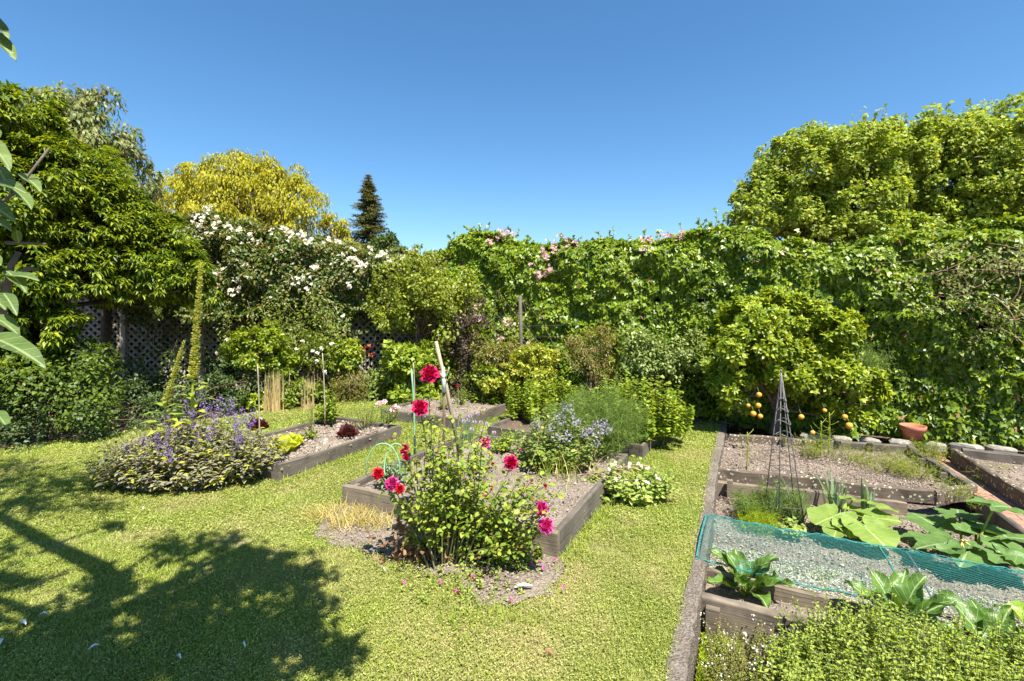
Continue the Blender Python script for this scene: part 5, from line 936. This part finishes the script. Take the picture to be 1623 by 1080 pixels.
for i, (px, py, h, r, ns, l) in enumerate([(1285, 722, .28, .3, 26, 'wispy yellowing asparagus fern behind the obelisk'), (1340, 730, .2, .35, 24, 'low yellowish asparagus fern in the middle of its bed'), (1400, 745, .2, .35, 28, 'asparagus fern in the right half of the lichen spotted bed'), (1450, 755, .22, .35, 34, 'green asparagus fern in the near right corner of its bed'), (1475, 735, .24, .22, 26, 'asparagus fern leaning on the brick path board')]): fern(l, G(px, py, -.1), h, r, ns, 14, 400+i)
fern('fine fern growing out of the citrus tree by the ivy', P(1370, 600, 5.9), .45, .25, 16, 26, 410, L=.05, mat='fennel')
fern('grass like weed beside the dark right bed at the path', G(1560, 760, -.05), .12, .25, 10, 4, 411, name='path_weed', L=.06)
fern('weedy fern over the right end of the lichen spotted board', G(1520, 790, -.05), .18, .25, 18, 8, 412, name='path_weed')
for i, (px, py, h, l) in enumerate([(1183, 745, .4, 'bolted brussels stalk at the left of the asparagus bed'), (1300, 725, .42, 'thin tall weed stalk near the back board'), (1313, 722, .5, 'second thin weed stalk left of the edging stones')]):
    t = thing('bolted_stalk', l, 'plant', G(px, py, -.1)); mb = MB(); c = G(px, py, -.1); tube(mb, curve(c, c+Z*h+[.01, 0, 0], (.01, 0, 0), 8), np.linspace(.008, .004, 8), 5); g = rng(420+i)
    for k in range(9): a_ = k*2.4; b = c+Z*h*(.35+.07*k); tube(mb, curve(b, b+np.array([math.cos(a_)*.1, math.sin(a_)*.1, .06]), (0, 0, -.01), 4), np.linspace(.004, .002, 4), 4)
    mb.build('stalk', M['foxleaf'], t)
# carrots / dill
for i, (px, py, r, h, m, l) in enumerate([(1195, 825, .17, .2, 'fennel', 'feathery green dill left of the obelisk'), (1215, 812, .13, .12, 'redshrub', 'reddish herb between the two feathery dills'), (1243, 822, .2, .3, 'fennel', 'taller feathery fennel seedling under the obelisk'), (1205, 838, .14, .1, 'moss', 'bright lime parsley in front of the dill')]): fern(l, G(px, py, -.22), h, r, 40, 22, 430+i, mat=m, name='dill', L=.045)
# leeks
for i, (px, py, l) in enumerate([(1226, 828, 'leek clump inside the obelisk'), (1266, 830, 'leek with broad blue green leaves just right of the obelisk'), (1325, 815, 'upright leek clump behind the pale squash'), (1375, 825, 'leek clump behind the right side of the pale squash')]):
    clump('leek', l, 'vegetable', G(px, py, -.22), 11 if i != 2 else 18, .36, .03, M['leek'], 440+i, .03, (.0, .35), (0, .5), 6, 'leaves')
# big leaves
def bigleafmat(name, c1, c2, vein, rough=.42):
    t = NT(name); uv = t.n('ShaderNodeUVMap'); s = t.n('ShaderNodeSeparateXYZ'); t.l(uv.outputs[0], s.inputs[0]); ax = t.math('ABSOLUTE', s.outputs[0]); mid = t.math('LESS_THAN', ax, .022)
    w_ = t.math('FRACT', t.math('MULTIPLY', t.math('SUBTRACT', s.outputs[1], t.math('MULTIPLY', ax, .55)), 6.5)); vv = t.math('LESS_THAN', w_, .09); msk = t.math('MAXIMUM', mid, t.math('MULTIPLY', vv, .6))
    c = t.ramp(t.noise(9, 3), [(.3, c1), (.7, c2)]); c = t.mixc(msk, c, vein); t.l(c, t.b.inputs['Base Color']); t.b.inputs['Roughness'].default_value = rough
    t.bump(t.math('SUBTRACT', t.noise(38, 2), t.math('MULTIPLY', vv, .7)), .7, .006); tl = t.n('ShaderNodeBsdfTranslucent'); t.l(t.mixc(1.0, c, (1.4, 1.3, .6), 'MULTIPLY'), tl.inputs[0]); mx = t.n('ShaderNodeMixShader', i_0=.28); t.l(t.b.outputs[0], mx.inputs[1]); t.l(tl.outputs[0], mx.inputs[2]); t.l(mx.outputs[0], t.out.inputs[0]); return t.m
M['chard'] = bigleafmat('chard leaf', (.06, .13, .015), (.12, .22, .025), (.35, .45, .2)); M['chardy'] = bigleafmat('yellow green chard leaf', (.16, .28, .02), (.26, .38, .04), (.5, .42, .15))
M['squash'] = bigleafmat('squash leaf', (.15, .24, .035), (.24, .33, .06), (.38, .45, .16), .5); M['zucc'] = bigleafmat('zucchini leaf', (.08, .16, .03), (.13, .23, .05), (.3, .38, .2), .5)
def bladeleaf(c, az, L, wd, el0, el1, g, mat, parent, stalk, sub, ruf=.12, name='leaf'):
    """broad leaf on a stalk: spine arcs from elevation el0 to el1"""
    h = np.array([math.cos(az), math.sin(az), 0]); sd = np.array([-math.sin(az), math.cos(az), 0]); p = np.array(c, float); st = [p.copy()]; n1 = 5
    for i in range(n1): e = el0+(el1-el0)*.1*i/n1; p = p+(h*math.cos(e)+Z*math.sin(e))*L*stalk/n1; st.append(p.copy())
    na, nb = 9, 13; V = []; UV = []; twist = g.normal()*.25; ph = g.uniform(0, 6)
    for b in range(nb):
        f = b/(nb-1); e = el0+(el1-el0)*(.1+.9*f**1.2); up = -h*math.sin(e)+Z*math.cos(e); ww = wd*.5*(math.sin(PI*min(1, f*.93+.07)**.75)**.75)
        for k in range(na):
            u = k/(na-1)*2-1; a_ = .55*abs(u)+twist*u*.4; rf = ruf*wd*(abs(u)**2)*math.sin(f*13+ph+u*2.2)
            V.append(p+sd*ww*u*math.cos(a_)+up*(ww*abs(u)*math.sin(a_)*.7+rf+g.normal()*.0012)); UV.append((u*.5*(ww/(wd*.5)+.05), f))
        p = p+(h*math.cos(e)+Z*math.sin(e))*L/(nb-1)
    mb = MB(); mb.add(V, None, [(b*na+k, b*na+k+1, (b+1)*na+k+1, (b+1)*na+k) for b in range(nb-1) for k in range(na-1)], uv=UV); o = mb.build(name, mat, parent); mb = MB(); tube(mb, st, np.linspace(.011, .006, len(st)), 6); mb.build('stalk', sub, o); return o
def chard(label, c, n, L, wd, mat, seed, zr=(.4, 1.3), a0=0, ar=2*PI, sub=None):
    g = rng(seed); t = thing('chard_plant', label, 'vegetable', c)
    for i in range(n): f = (i+.5)/n; bladeleaf(np.asarray(c)+g.normal(size=3)*[.015, .015, 0], a0+ar*((i*.382) % 1)+g.normal()*.15, L*g.uniform(.8, 1.1), wd*g.uniform(.85, 1.1), zr[0]+(zr[1]-zr[0])*f, zr[0]+(zr[1]-zr[0])*f-g.uniform(.5, 1.1), g, mat, t, .35, sub or M['foxleaf'])
chard('leafy green chard in the front corner of the netted bed', np.array([1.42, 2.93, -.12]), 15, .21, .125, M['chard'], 500)
chard('green chard partly behind the oregano, centre of the right front', np.array([2.02, 2.5, -.08]), 9, .24, .14, M['chard'], 501, (.7, 1.4)); chard('green chard between the middle chard and the yellow green one', np.array([2.33, 2.33, -.1]), 9, .22, .14, M['chard'], 502, (.6, 1.3))
chard('yellow green crinkled chard with orange ribs at the right edge', np.array([2.72, 2.28, -.08]), 8, .26, .19, M['chardy'], 503, (.6, 1.3), sub=plain('orange chard stalk', (.5, .2, .03), .5))
def lobedleaf(base, tip, r, ax, g, mat, parent, teeth=.12, lobes=5, deep=.22):
    """round lobed leaf on a hollow stalk from base to tip"""
    o_ = np.asarray(tip, float); ax = nrm(np.asarray(ax, float)); fw = nrm((o_-np.asarray(base))*[1, 1, 0]+[1e-3, 0, 0]); fw = nrm(fw-ax*np.dot(fw, ax)); sd = np.cross(ax, fw); na, nr = 44, 6; V = [o_]; UV = [(0, 0)]
    ph = g.uniform(0, 6)
    for i in range(1, nr+1):
        f = i/nr
        for k in range(na):
            a_ = 2*PI*k/na; cut = min(1.0, (abs(abs(a_-PI))/.55)+.25); rr_ = r*(1-deep*(.5-.5*math.cos(lobes*a_))+teeth*abs(math.sin(a_*11+ph))*f)*(cut if f > .3 else 1)
            x = math.cos(a_)*rr_*f*1.05; y = math.sin(a_)*rr_*f; zz = r*(.12*f*f*(1 if (k % 9) else .6)-.16*max(0, x/r)**2)+.06*r*math.sin(lobes*a_*1.0+ph)*f*f
            V.append(o_+fw*x+sd*y+ax*zz+g.normal(size=3)*r*.01*f); UV.append((math.sin(a_)*f*.5, math.cos(a_)*f*.6+.5))
    T = [(0, 1+k, 1+(k+1) % na) for k in range(na)]; Q = [(1+i*na+k, 1+(i+1)*na+k, 1+(i+1)*na+(k+1) % na, 1+i*na+(k+1) % na) for i in range(nr-1) for k in range(na)]
    mb = MB(); mb.add(V, T, Q, uv=UV); o = mb.build('leaf', mat, parent); mb = MB(); tube(mb, curve(base, o_-ax*.003, Z*.03, 8), np.linspace(.010, .006, 8), 7); mb.build('stalk', M['foxleaf'], o)
def squash(name, label, c, specs, r, mat, seed, cat='vegetable', **kw):
    g = rng(seed); t = thing(name, label, cat, c)
    for (px, py, d, s) in specs:
        tip = P(px, py, d); out = (tip-np.asarray(c))*[1, 1, 0]; lobedleaf(np.asarray(c)+g.normal(size=3)*[.02, .02, 0], tip, r*s, Z*1.0+nrm(out)*.08+[0, -.05, 0]+g.normal(size=3)*.09, g, mat, t, **kw)
    return t
squash('squash_plant', 'pale lime squash plant behind the middle of the net', np.array([2.7, 3.95, -.22]), [(1318, 820, 3.88, 1.15), (1362, 812, 4.0, .8), (1392, 822, 3.85, .95), (1378, 842, 3.66, 1.25), (1352, 792, 4.1, .7), (1345, 836, 3.75, .8), (1400, 805, 3.95, .7), (1325, 842, 3.72, .6)], .145, M['squash'], 510, lobes=5, deep=.08, teeth=.05)
t = squash('zucchini_plant', 'large jagged leaved zucchini plant beside the timber path edging', np.array([3.28, 3.45, -.22]), [(1480, 832, 3.75, 1.3), (1520, 818, 3.7, .9), (1577, 803, 3.5, .95), (1492, 862, 3.42, 1.15), (1562, 850, 3.45, 1.1), (1600, 852, 3.4, 1.1), (1615, 880, 3.2, 1.0), (1530, 880, 3.28, .9), (1590, 882, 3.2, .8), (1548, 832, 3.65, .7), (1450, 852, 3.6, .6)], .155, M['zucc'], 511, lobes=5, deep=.36, teeth=.16)
mb = MB(); g = rng(512)
for i in range(5): a_ = P(1522, 860, 3.3); tube(mb, curve(a_, a_+np.array([math.cos(i)*.03, -.04, .03*math.sin(i*2)]), (0, 0, .01), 4), np.linspace(.01, .004, 4), 5)
mb.build('flower', plain('wilted zucchini flower', (.5, .4, .12), .6), t)
small('strawberry_plant', 'small dark leaved plant at the foot of the obelisk by the net', 'plant', G(1255, 850, -.22), .13, .14, 16, 8, .07, VINE, M['brass'], 520); small('weed', 'tiny pale weed beside the post of the lower bed', 'plant', G(1133, 783, -.22), .05, .08, 8, 6, .03, OV, M['rasp'], 521)
# ------------------------------------------------------------------ NET
t = thing('garden_net', 'teal mesh net stretched over the seedbed in the lower right', 'net', e1)
def netmat():
    m = NT('teal mesh'); uv = m.n('ShaderNodeUVMap'); s = m.n('ShaderNodeSeparateXYZ'); m.l(uv.outputs[0], s.inputs[0]); a = m.math('ADD', s.outputs[0], s.outputs[1]); b = m.math('SUBTRACT', s.outputs[0], s.outputs[1])
    return m, a, b
nu, nv = 170, 36; W_ = .68; LU = 2.35; s_, t2 = np.meshgrid(np.linspace(0, 1, nu), np.linspace(0, 1, nv))
def netpt(u, v):   # u along U in metres, v in metres from the front edge
    f = v/W_; z = .005+.03*np.sin(np.clip(f, 0, 1)*PI)**.8*(.75+.25*np.cos(u*4.2))+.03*f; ps = np.stack([u, v, 0*u], -1).reshape(-1, 3); z = z+((vnoise(ps, 5, 3)-.5)*.02).reshape(np.shape(u))
    return e1[None]+U*u.reshape(-1, 1)+Vv*(v.reshape(-1, 1)+.0)+Z*z.reshape(-1, 1)
mb = MB(); sp = .0125; th = .0011
def thread(a_u, a_v, b_u, b_v, n):
    s = np.linspace(0, 1, n); return netpt(a_u*(1-s)+b_u*s, a_v*(1-s)+b_v*s)
segV = []; nseg = 0
def ribbon(pts, w_):
    d = nrm(np.gradient(pts, axis=0)); sd = nrm(np.cross(d, Z)); V = np.empty((len(pts)*3, 3)); V[0::3] = pts-sd*w_/2; V[1::3] = pts+sd*w_/2; V[2::3] = pts+Z*w_*.8
    i = np.arange(len(pts)-1)*3; mb.add(V, None, np.concatenate([np.stack([i, i+1, i+4, i+3], -1), np.stack([i+1, i+2, i+5, i+4], -1), np.stack([i+2, i, i+3, i+5], -1)]))
u0 = -W_
while u0 < LU:       # diamond mesh: two families of threads
    for sg in (1, -1):
        a0, b0 = (u0, u0+W_) if sg > 0 else (u0+W_, u0); v0, v1 = 0., W_
        lo, hi = 0., LU
        sa, sb = 0., 1.
        if a0 != b0:
            for lim in (lo, hi):
                s = (lim-a0)/(b0-a0)
                if lim == lo: 
                    if b0 > a0: sa = max(sa, s)
                    else: sb = min(sb, s)
                else:
                    if b0 > a0: sb = min(sb, s)
                    else: sa = max(sa, s)
        if sb-sa > .04: ribbon(thread(a0+(b0-a0)*sa, W_*sa, a0+(b0-a0)*sb, W_*sb, 12), .0011)
    u0 += .019
mb.build('mesh', M['teal'], t, smooth=False)
for nm, f in (('edge_rope', lambda s: netpt(s*LU, 0*s)), ('edge_rope', lambda s: netpt(s*LU, 0*s+W_)), ('side_rope', lambda s: netpt(0*s, s*W_)), ('seam', lambda s: netpt(1.06+.02*s, W_*(1-s)))):
    mb = MB(); pts = f(np.linspace(0, 1, 60 if nm == 'edge_rope' else 18)); g = rng(5); 
    if nm == 'edge_rope':
        for k in range(4): tube(mb, pts+g.normal(size=pts.shape)*[.007, .007, .006], .0022, 4)
    else: tube(mb, pts+Z*.003, .005, 5)
    mb.build(nm, M['teal'], t)
# hoop supports under the net
for u in (.02, 1.2, 2.3): mb = MB(); tube(mb, netpt(np.full(12, u), np.linspace(0.01, W_-.01, 12))-Z*.007, .005, 5); mb.build('hoop', M['iron'], t)
# seedlings under net
g = rng(540)
mb = MB(); n = 500; s = g.random((n, 1)); v = g.random((n, 1)); O = e1+U*s*2.3+Vv*(.05+v*.6)+Z*-.17; kk = vnoise(O, 4, 6) > .62; O = np.repeat(O[kk], 5, 0); k = len(O); leaves(mb, O, g.normal(size=(k, 3))+Z*.5, Z+g.normal(size=(k, 3))*.3, .02, SM); tag(mb.build('seedlings', M['brass']), 'scattered small green seedlings under the teal net', 'seedlings', kind='stuff')
# ------------------------------------------------------------------ FRONT RIGHT HERBS
def oh(x, y): 
    f = np.clip((x-kx(y)-.12)/.8, 0, 1); return .1+.36*f**.8*(.75+.45*vnoise(np.stack([x, y, 0*x], -1), 3.2, 5))
g = rng(550)
def patch(name, label, cat, poly, ns, nl, size, T, mats, hf, seed, frac2=.15, z0=-.23, smat='stemg', spread=.05):
    g = rng(seed); xs = [p[0] for p in poly]; ys = [p[1] for p in poly]; x = g.uniform(min(xs), max(xs), ns*3); y = g.uniform(min(ys), max(ys), ns*3); k = inpoly(x, y, poly); x, y = x[k][:ns], y[k][:ns]; n = len(x)
    c = (float(np.mean(x)), float(np.mean(y)), z0); t = thing(name, label, cat, c); B = np.stack([x, y, np.full(n, z0)], -1); h = hf(x, y)*g.uniform(.72, 1.08, n); E = B+np.stack([g.normal(size=n)*spread, g.normal(size=n)*spread, h], -1); bd = g.normal(size=(n, 3))*.012
    mb = MB(); stems(mb, B, E, bd, .0022, .0012, nseg=4); mb.build('stem', M[smat], t); s = .3+.7*(np.arange(nl)[None]+g.random((n, nl))*.4)/nl; pp = stempts(B, E, bd, s); az = np.arange(nl)[None]*(PI/2+.02)+g.uniform(0, 6.3, (n, 1)); mb = MB()
    for op in (0, PI):
        hd = np.stack([np.cos(az+op), np.sin(az+op), .35+0*az], -1); N = Z-hd*.3+g.normal(size=pp.shape)*.2; sz = size*(1-.5*s**3)*g.uniform(.7, 1.15, s.shape); mi = (g.random(n*nl) < frac2).astype(int); leaves(mb, pp.reshape(-1, 3), (hd+g.normal(size=pp.shape)*.15).reshape(-1, 3), N.reshape(-1, 3), sz.ravel(), T, mi)
    mb.build('leaves', mats, t); return t, E
patch('oregano_patch', 'dense bright green oregano filling the bottom right corner', 'herb', [(kx(1.3)+.55, 1.3), (kx(2.0)+.45, 1.9), (1.2, 2.28), (1.5, 2.45), (2.5, 2.05), (2.9, 1.7), (2.9, 1.2)], 2900, 11, .034, leafT(.55, .12, .1, 1), [M['oreg'], M['moss']], oh, 551)
t, E = patch('thyme_patch', 'thin flowering thyme with tiny pale blooms left of the oregano', 'herb', [(kx(1.6)+.3, 1.6), (kx(2.5)+.2, 2.5), (1.35, 2.5), (1.2, 2.2), (kx(1.6)+.7, 1.6)], 520, 12, .016, leafT(.5, .1, .1, 1), [M['thyme'], M['oreg']], lambda x, y: .2+0*x, 552, .4, smat='stemr')
mb = MB(); g = rng(553); i = g.choice(len(E), 110); O = np.repeat(E[i], 5, 0)+g.normal(size=(550, 3))*.008; leaves(mb, O, g.normal(size=(550, 3))+Z*.4, Z+g.normal(size=(550, 3))*.5, .011, PET); tag(mb.build('tiny_flowers', M['white'], t), kind='stuff')
mb = MB(); n = 26000; y = g.uniform(1.5, 2.75, n); x = kx(y)+.13+g.random(n)**1.3*.42; k = vnoise(np.stack([x, y, 0*x], -1), 6, 8)+.9-(x-kx(y))*2.0 > .75; x, y = x[k], y[k]; n = len(x); leaves(mb, np.stack([x, y, -.22+g.uniform(0, .045, n)], -1), g.normal(size=(n, 3))+Z*.5, Z+g.normal(size=(n, 3))*.4, .013*g.uniform(.6, 1.3, n), SM); tag(mb.build('ground_cover', M['moss']), 'bright green mossy ground cover between kerb and thyme', 'ground cover', kind='stuff')
for i, (px, py) in enumerate([(1092, 992), (1096, 1018), (1180, 1008), (1178, 1000), (1160, 1020)]): flake('fallen_blossom', 'small white blossom lying on the ground cover beside the kerb', px, py, .024, .018, M['white'], 560+i, 'blossom', 'white blossoms by the kerb', z=-.15)

# ------------------------------------------------------------------ NEAR APPLE TREE (mostly above and left of the view; casts the lawn shade)
def up_from(px, py, h=None, jit=0):
    gpt = G(px, py); h = h or 1.75+.52*gpt[1]; return gpt+np.array([SUN.x/SUN.z*h, SUN.y/SUN.z*h, h])
tr = thing('apple_tree', 'apple tree whose leafy twigs hang in at the far left edge', 'tree', (-2.6, -.9, 0)); mb = MB(); g = rng(600)
hub = up_from(120, 1010, 3.0); tube(mb, curve((-2.6, -.9, -.05), hub, (-.1, 0, .1), 8), np.linspace(.15, .1, 8), 10)
lb = [[(120, 1010), (190, 915), (90, 870), (0, 820), (-120, 770)], [(120, 1010), (260, 930), (360, 880), (470, 880)], [(120, 1010), (300, 990), (420, 940), (500, 910)], [(60, 880), (110, 855), (205, 826)], [(0, 820), (60, 770), (180, 762)], [(300, 1060), (420, 1040), (500, 1040), (585, 1000)], [(120, 1010), (20, 960), (-80, 930)], [(190, 915), (240, 880), (275, 852)], [(120, 1010), (200, 1060), (420, 1090)]]
rad = [.075, .045, .04, .02, .03, .022, .04, .02, .04]
for pl, r in zip(lb, rad):
    pts = np.array([up_from(*p) for p in pl]); n = 14; s = np.linspace(0, len(pts)-1, n); q = np.stack([np.interp(s, range(len(pts)), pts[:, k]) for k in range(3)], -1); q[1:-1] = (q[:-2]+q[1:-1]*2+q[2:])/4; tube(mb, q, np.linspace(r, r*.45, n), 7)
O = []
spec = [(40, 760, 60, 22, 260), (110, 770, 50, 20, 180), (60, 800, 70, 20, 260), (160, 800, 30, 14, 70), (150, 760, 35, 10, 60), (180, 835, 25, 8, 40), (20, 870, 20, 20, 40), (275, 870, 35, 22, 150), (380, 890, 60, 26, 300), (330, 930, 70, 28, 330), (440, 910, 50, 30, 240), (480, 960, 40, 40, 230), (470, 1010, 45, 30, 200), (400, 1000, 70, 40, 420), (300, 1010, 80, 45, 520), (220, 1050, 90, 35, 420), (120, 1000, 60, 45, 330), (40, 1040, 60, 40, 380), (100, 1070, 80, 25, 300), (180, 930, 50, 25, 200), (30, 925, 45, 16, 110), (380, 1070, 70, 25, 280), (250, 960, 40, 18, 120), (530, 1040, 45, 22, 110), (20, 740, 60, 12, 120), (-60, 800, 60, 60, 300), (-60, 1000, 70, 80, 400), (350, 862, 30, 12, 60), (500, 905, 20, 14, 50)]
for px, py, sx, sy, n in spec:
    for _ in range(int(n*1.15)):
        a, b = px+g.normal()*sx*.55, max(728, py+g.normal()*sy*.55); gg = G(a, b)
        if math.hypot((a-245)/38, (b-915)/13) < 1 or math.hypot((a-60)/55, (b-945)/10) < 1: continue
        O.append(up_from(a, b, 1.8+.52*gg[1]+g.uniform(0, .55)))
O = np.array(O); ml = MB(); k = len(O); leaves(ml, O, g.normal(size=(k, 3))-Z*.3, Z+g.normal(size=(k, 3))*.5, .085*g.uniform(.7, 1.2, k), OV)
# twigs at the left edge of the view
def twig(pts, r): tube(mb, np.array(pts), np.linspace(r, r*.5, len(pts)), 7)
nd = .95
stem = [P(-140, 720, nd), P(-40, 600, nd), P(0, 520, nd), P(18, 420, nd), P(30, 400, nd)]; twig([(-2.3, -.4, 1.9), (-1.8, .5, 1.6), tuple(stem[0])], .014); twig([tuple(q) for q in stem], .009); twig([P(0, 455, nd), P(45, 425, nd), P(60, 428, nd)], .006); twig([P(10, 385, nd), P(72, 387, nd)], .004); twig([P(-60, 380, nd), P(-10, 330, nd), P(25, 305, nd), P(78, 235, nd)], .004); twig([tuple(hub), tuple(P(-200, 60, 1.3)), tuple(P(-30, 40, 1.1))], .01)
ll = [(-40, 20, 28, 36, .9), (-30, 45, 40, 86, .9), (-30, 160, 22, 130, .9), (-35, 215, 38, 250, .85), (-20, 205, 5, 205, .9), (-10, 290, 45, 290, .85), (20, 300, 62, 325, .9), (-40, 310, 30, 340, .9), (-30, 345, 25, 348, .9), (5, 440, 62, 420, .9), (10, 430, 50, 455, .9), (-20, 500, 45, 515, .85), (-35, 530, 100, 556, .78), (-20, 470, 15, 480, .9), (5, 465, 30, 490, .85), (-15, 650, 25, 672, .9), (28, 275, 75, 290, .95), (-10, 260, 30, 300, .95), (-30, 400, 12, 410, .9), (30, 385, 20, 350, .9)]
mn = MB()
for i, (x0, y0, x1, y1, d) in enumerate(ll):
    a, b = P(x0, y0, d+.02), P(x1, y1, d-.03); L = np.linalg.norm(b-a)*.8; tw = nrm(np.array([g.normal()*.3, -.12+g.normal()*.15, 1.])); TT = gridT(.27, .3, .15+.12*g.random(), 9, 14); leaves(mn, a[None], (b-a)[None], tw[None], np.array([L]), TT); mn.UV[-1] = TT[0][:, :2]*[1.6, 1]
mb.build('trunk', M['bark'], tr); ml.build('crown', M['lime'], tr); mn.build('near_leaves', bigleafmat('near apple leaves', (.05, .09, .02), (.13, .19, .04), (.24, .3, .12), .5), tr)
print('OBJECTS', len(bpy.data.objects), 'TRIS', sum(len(m.polygons) for m in bpy.data.meshes))
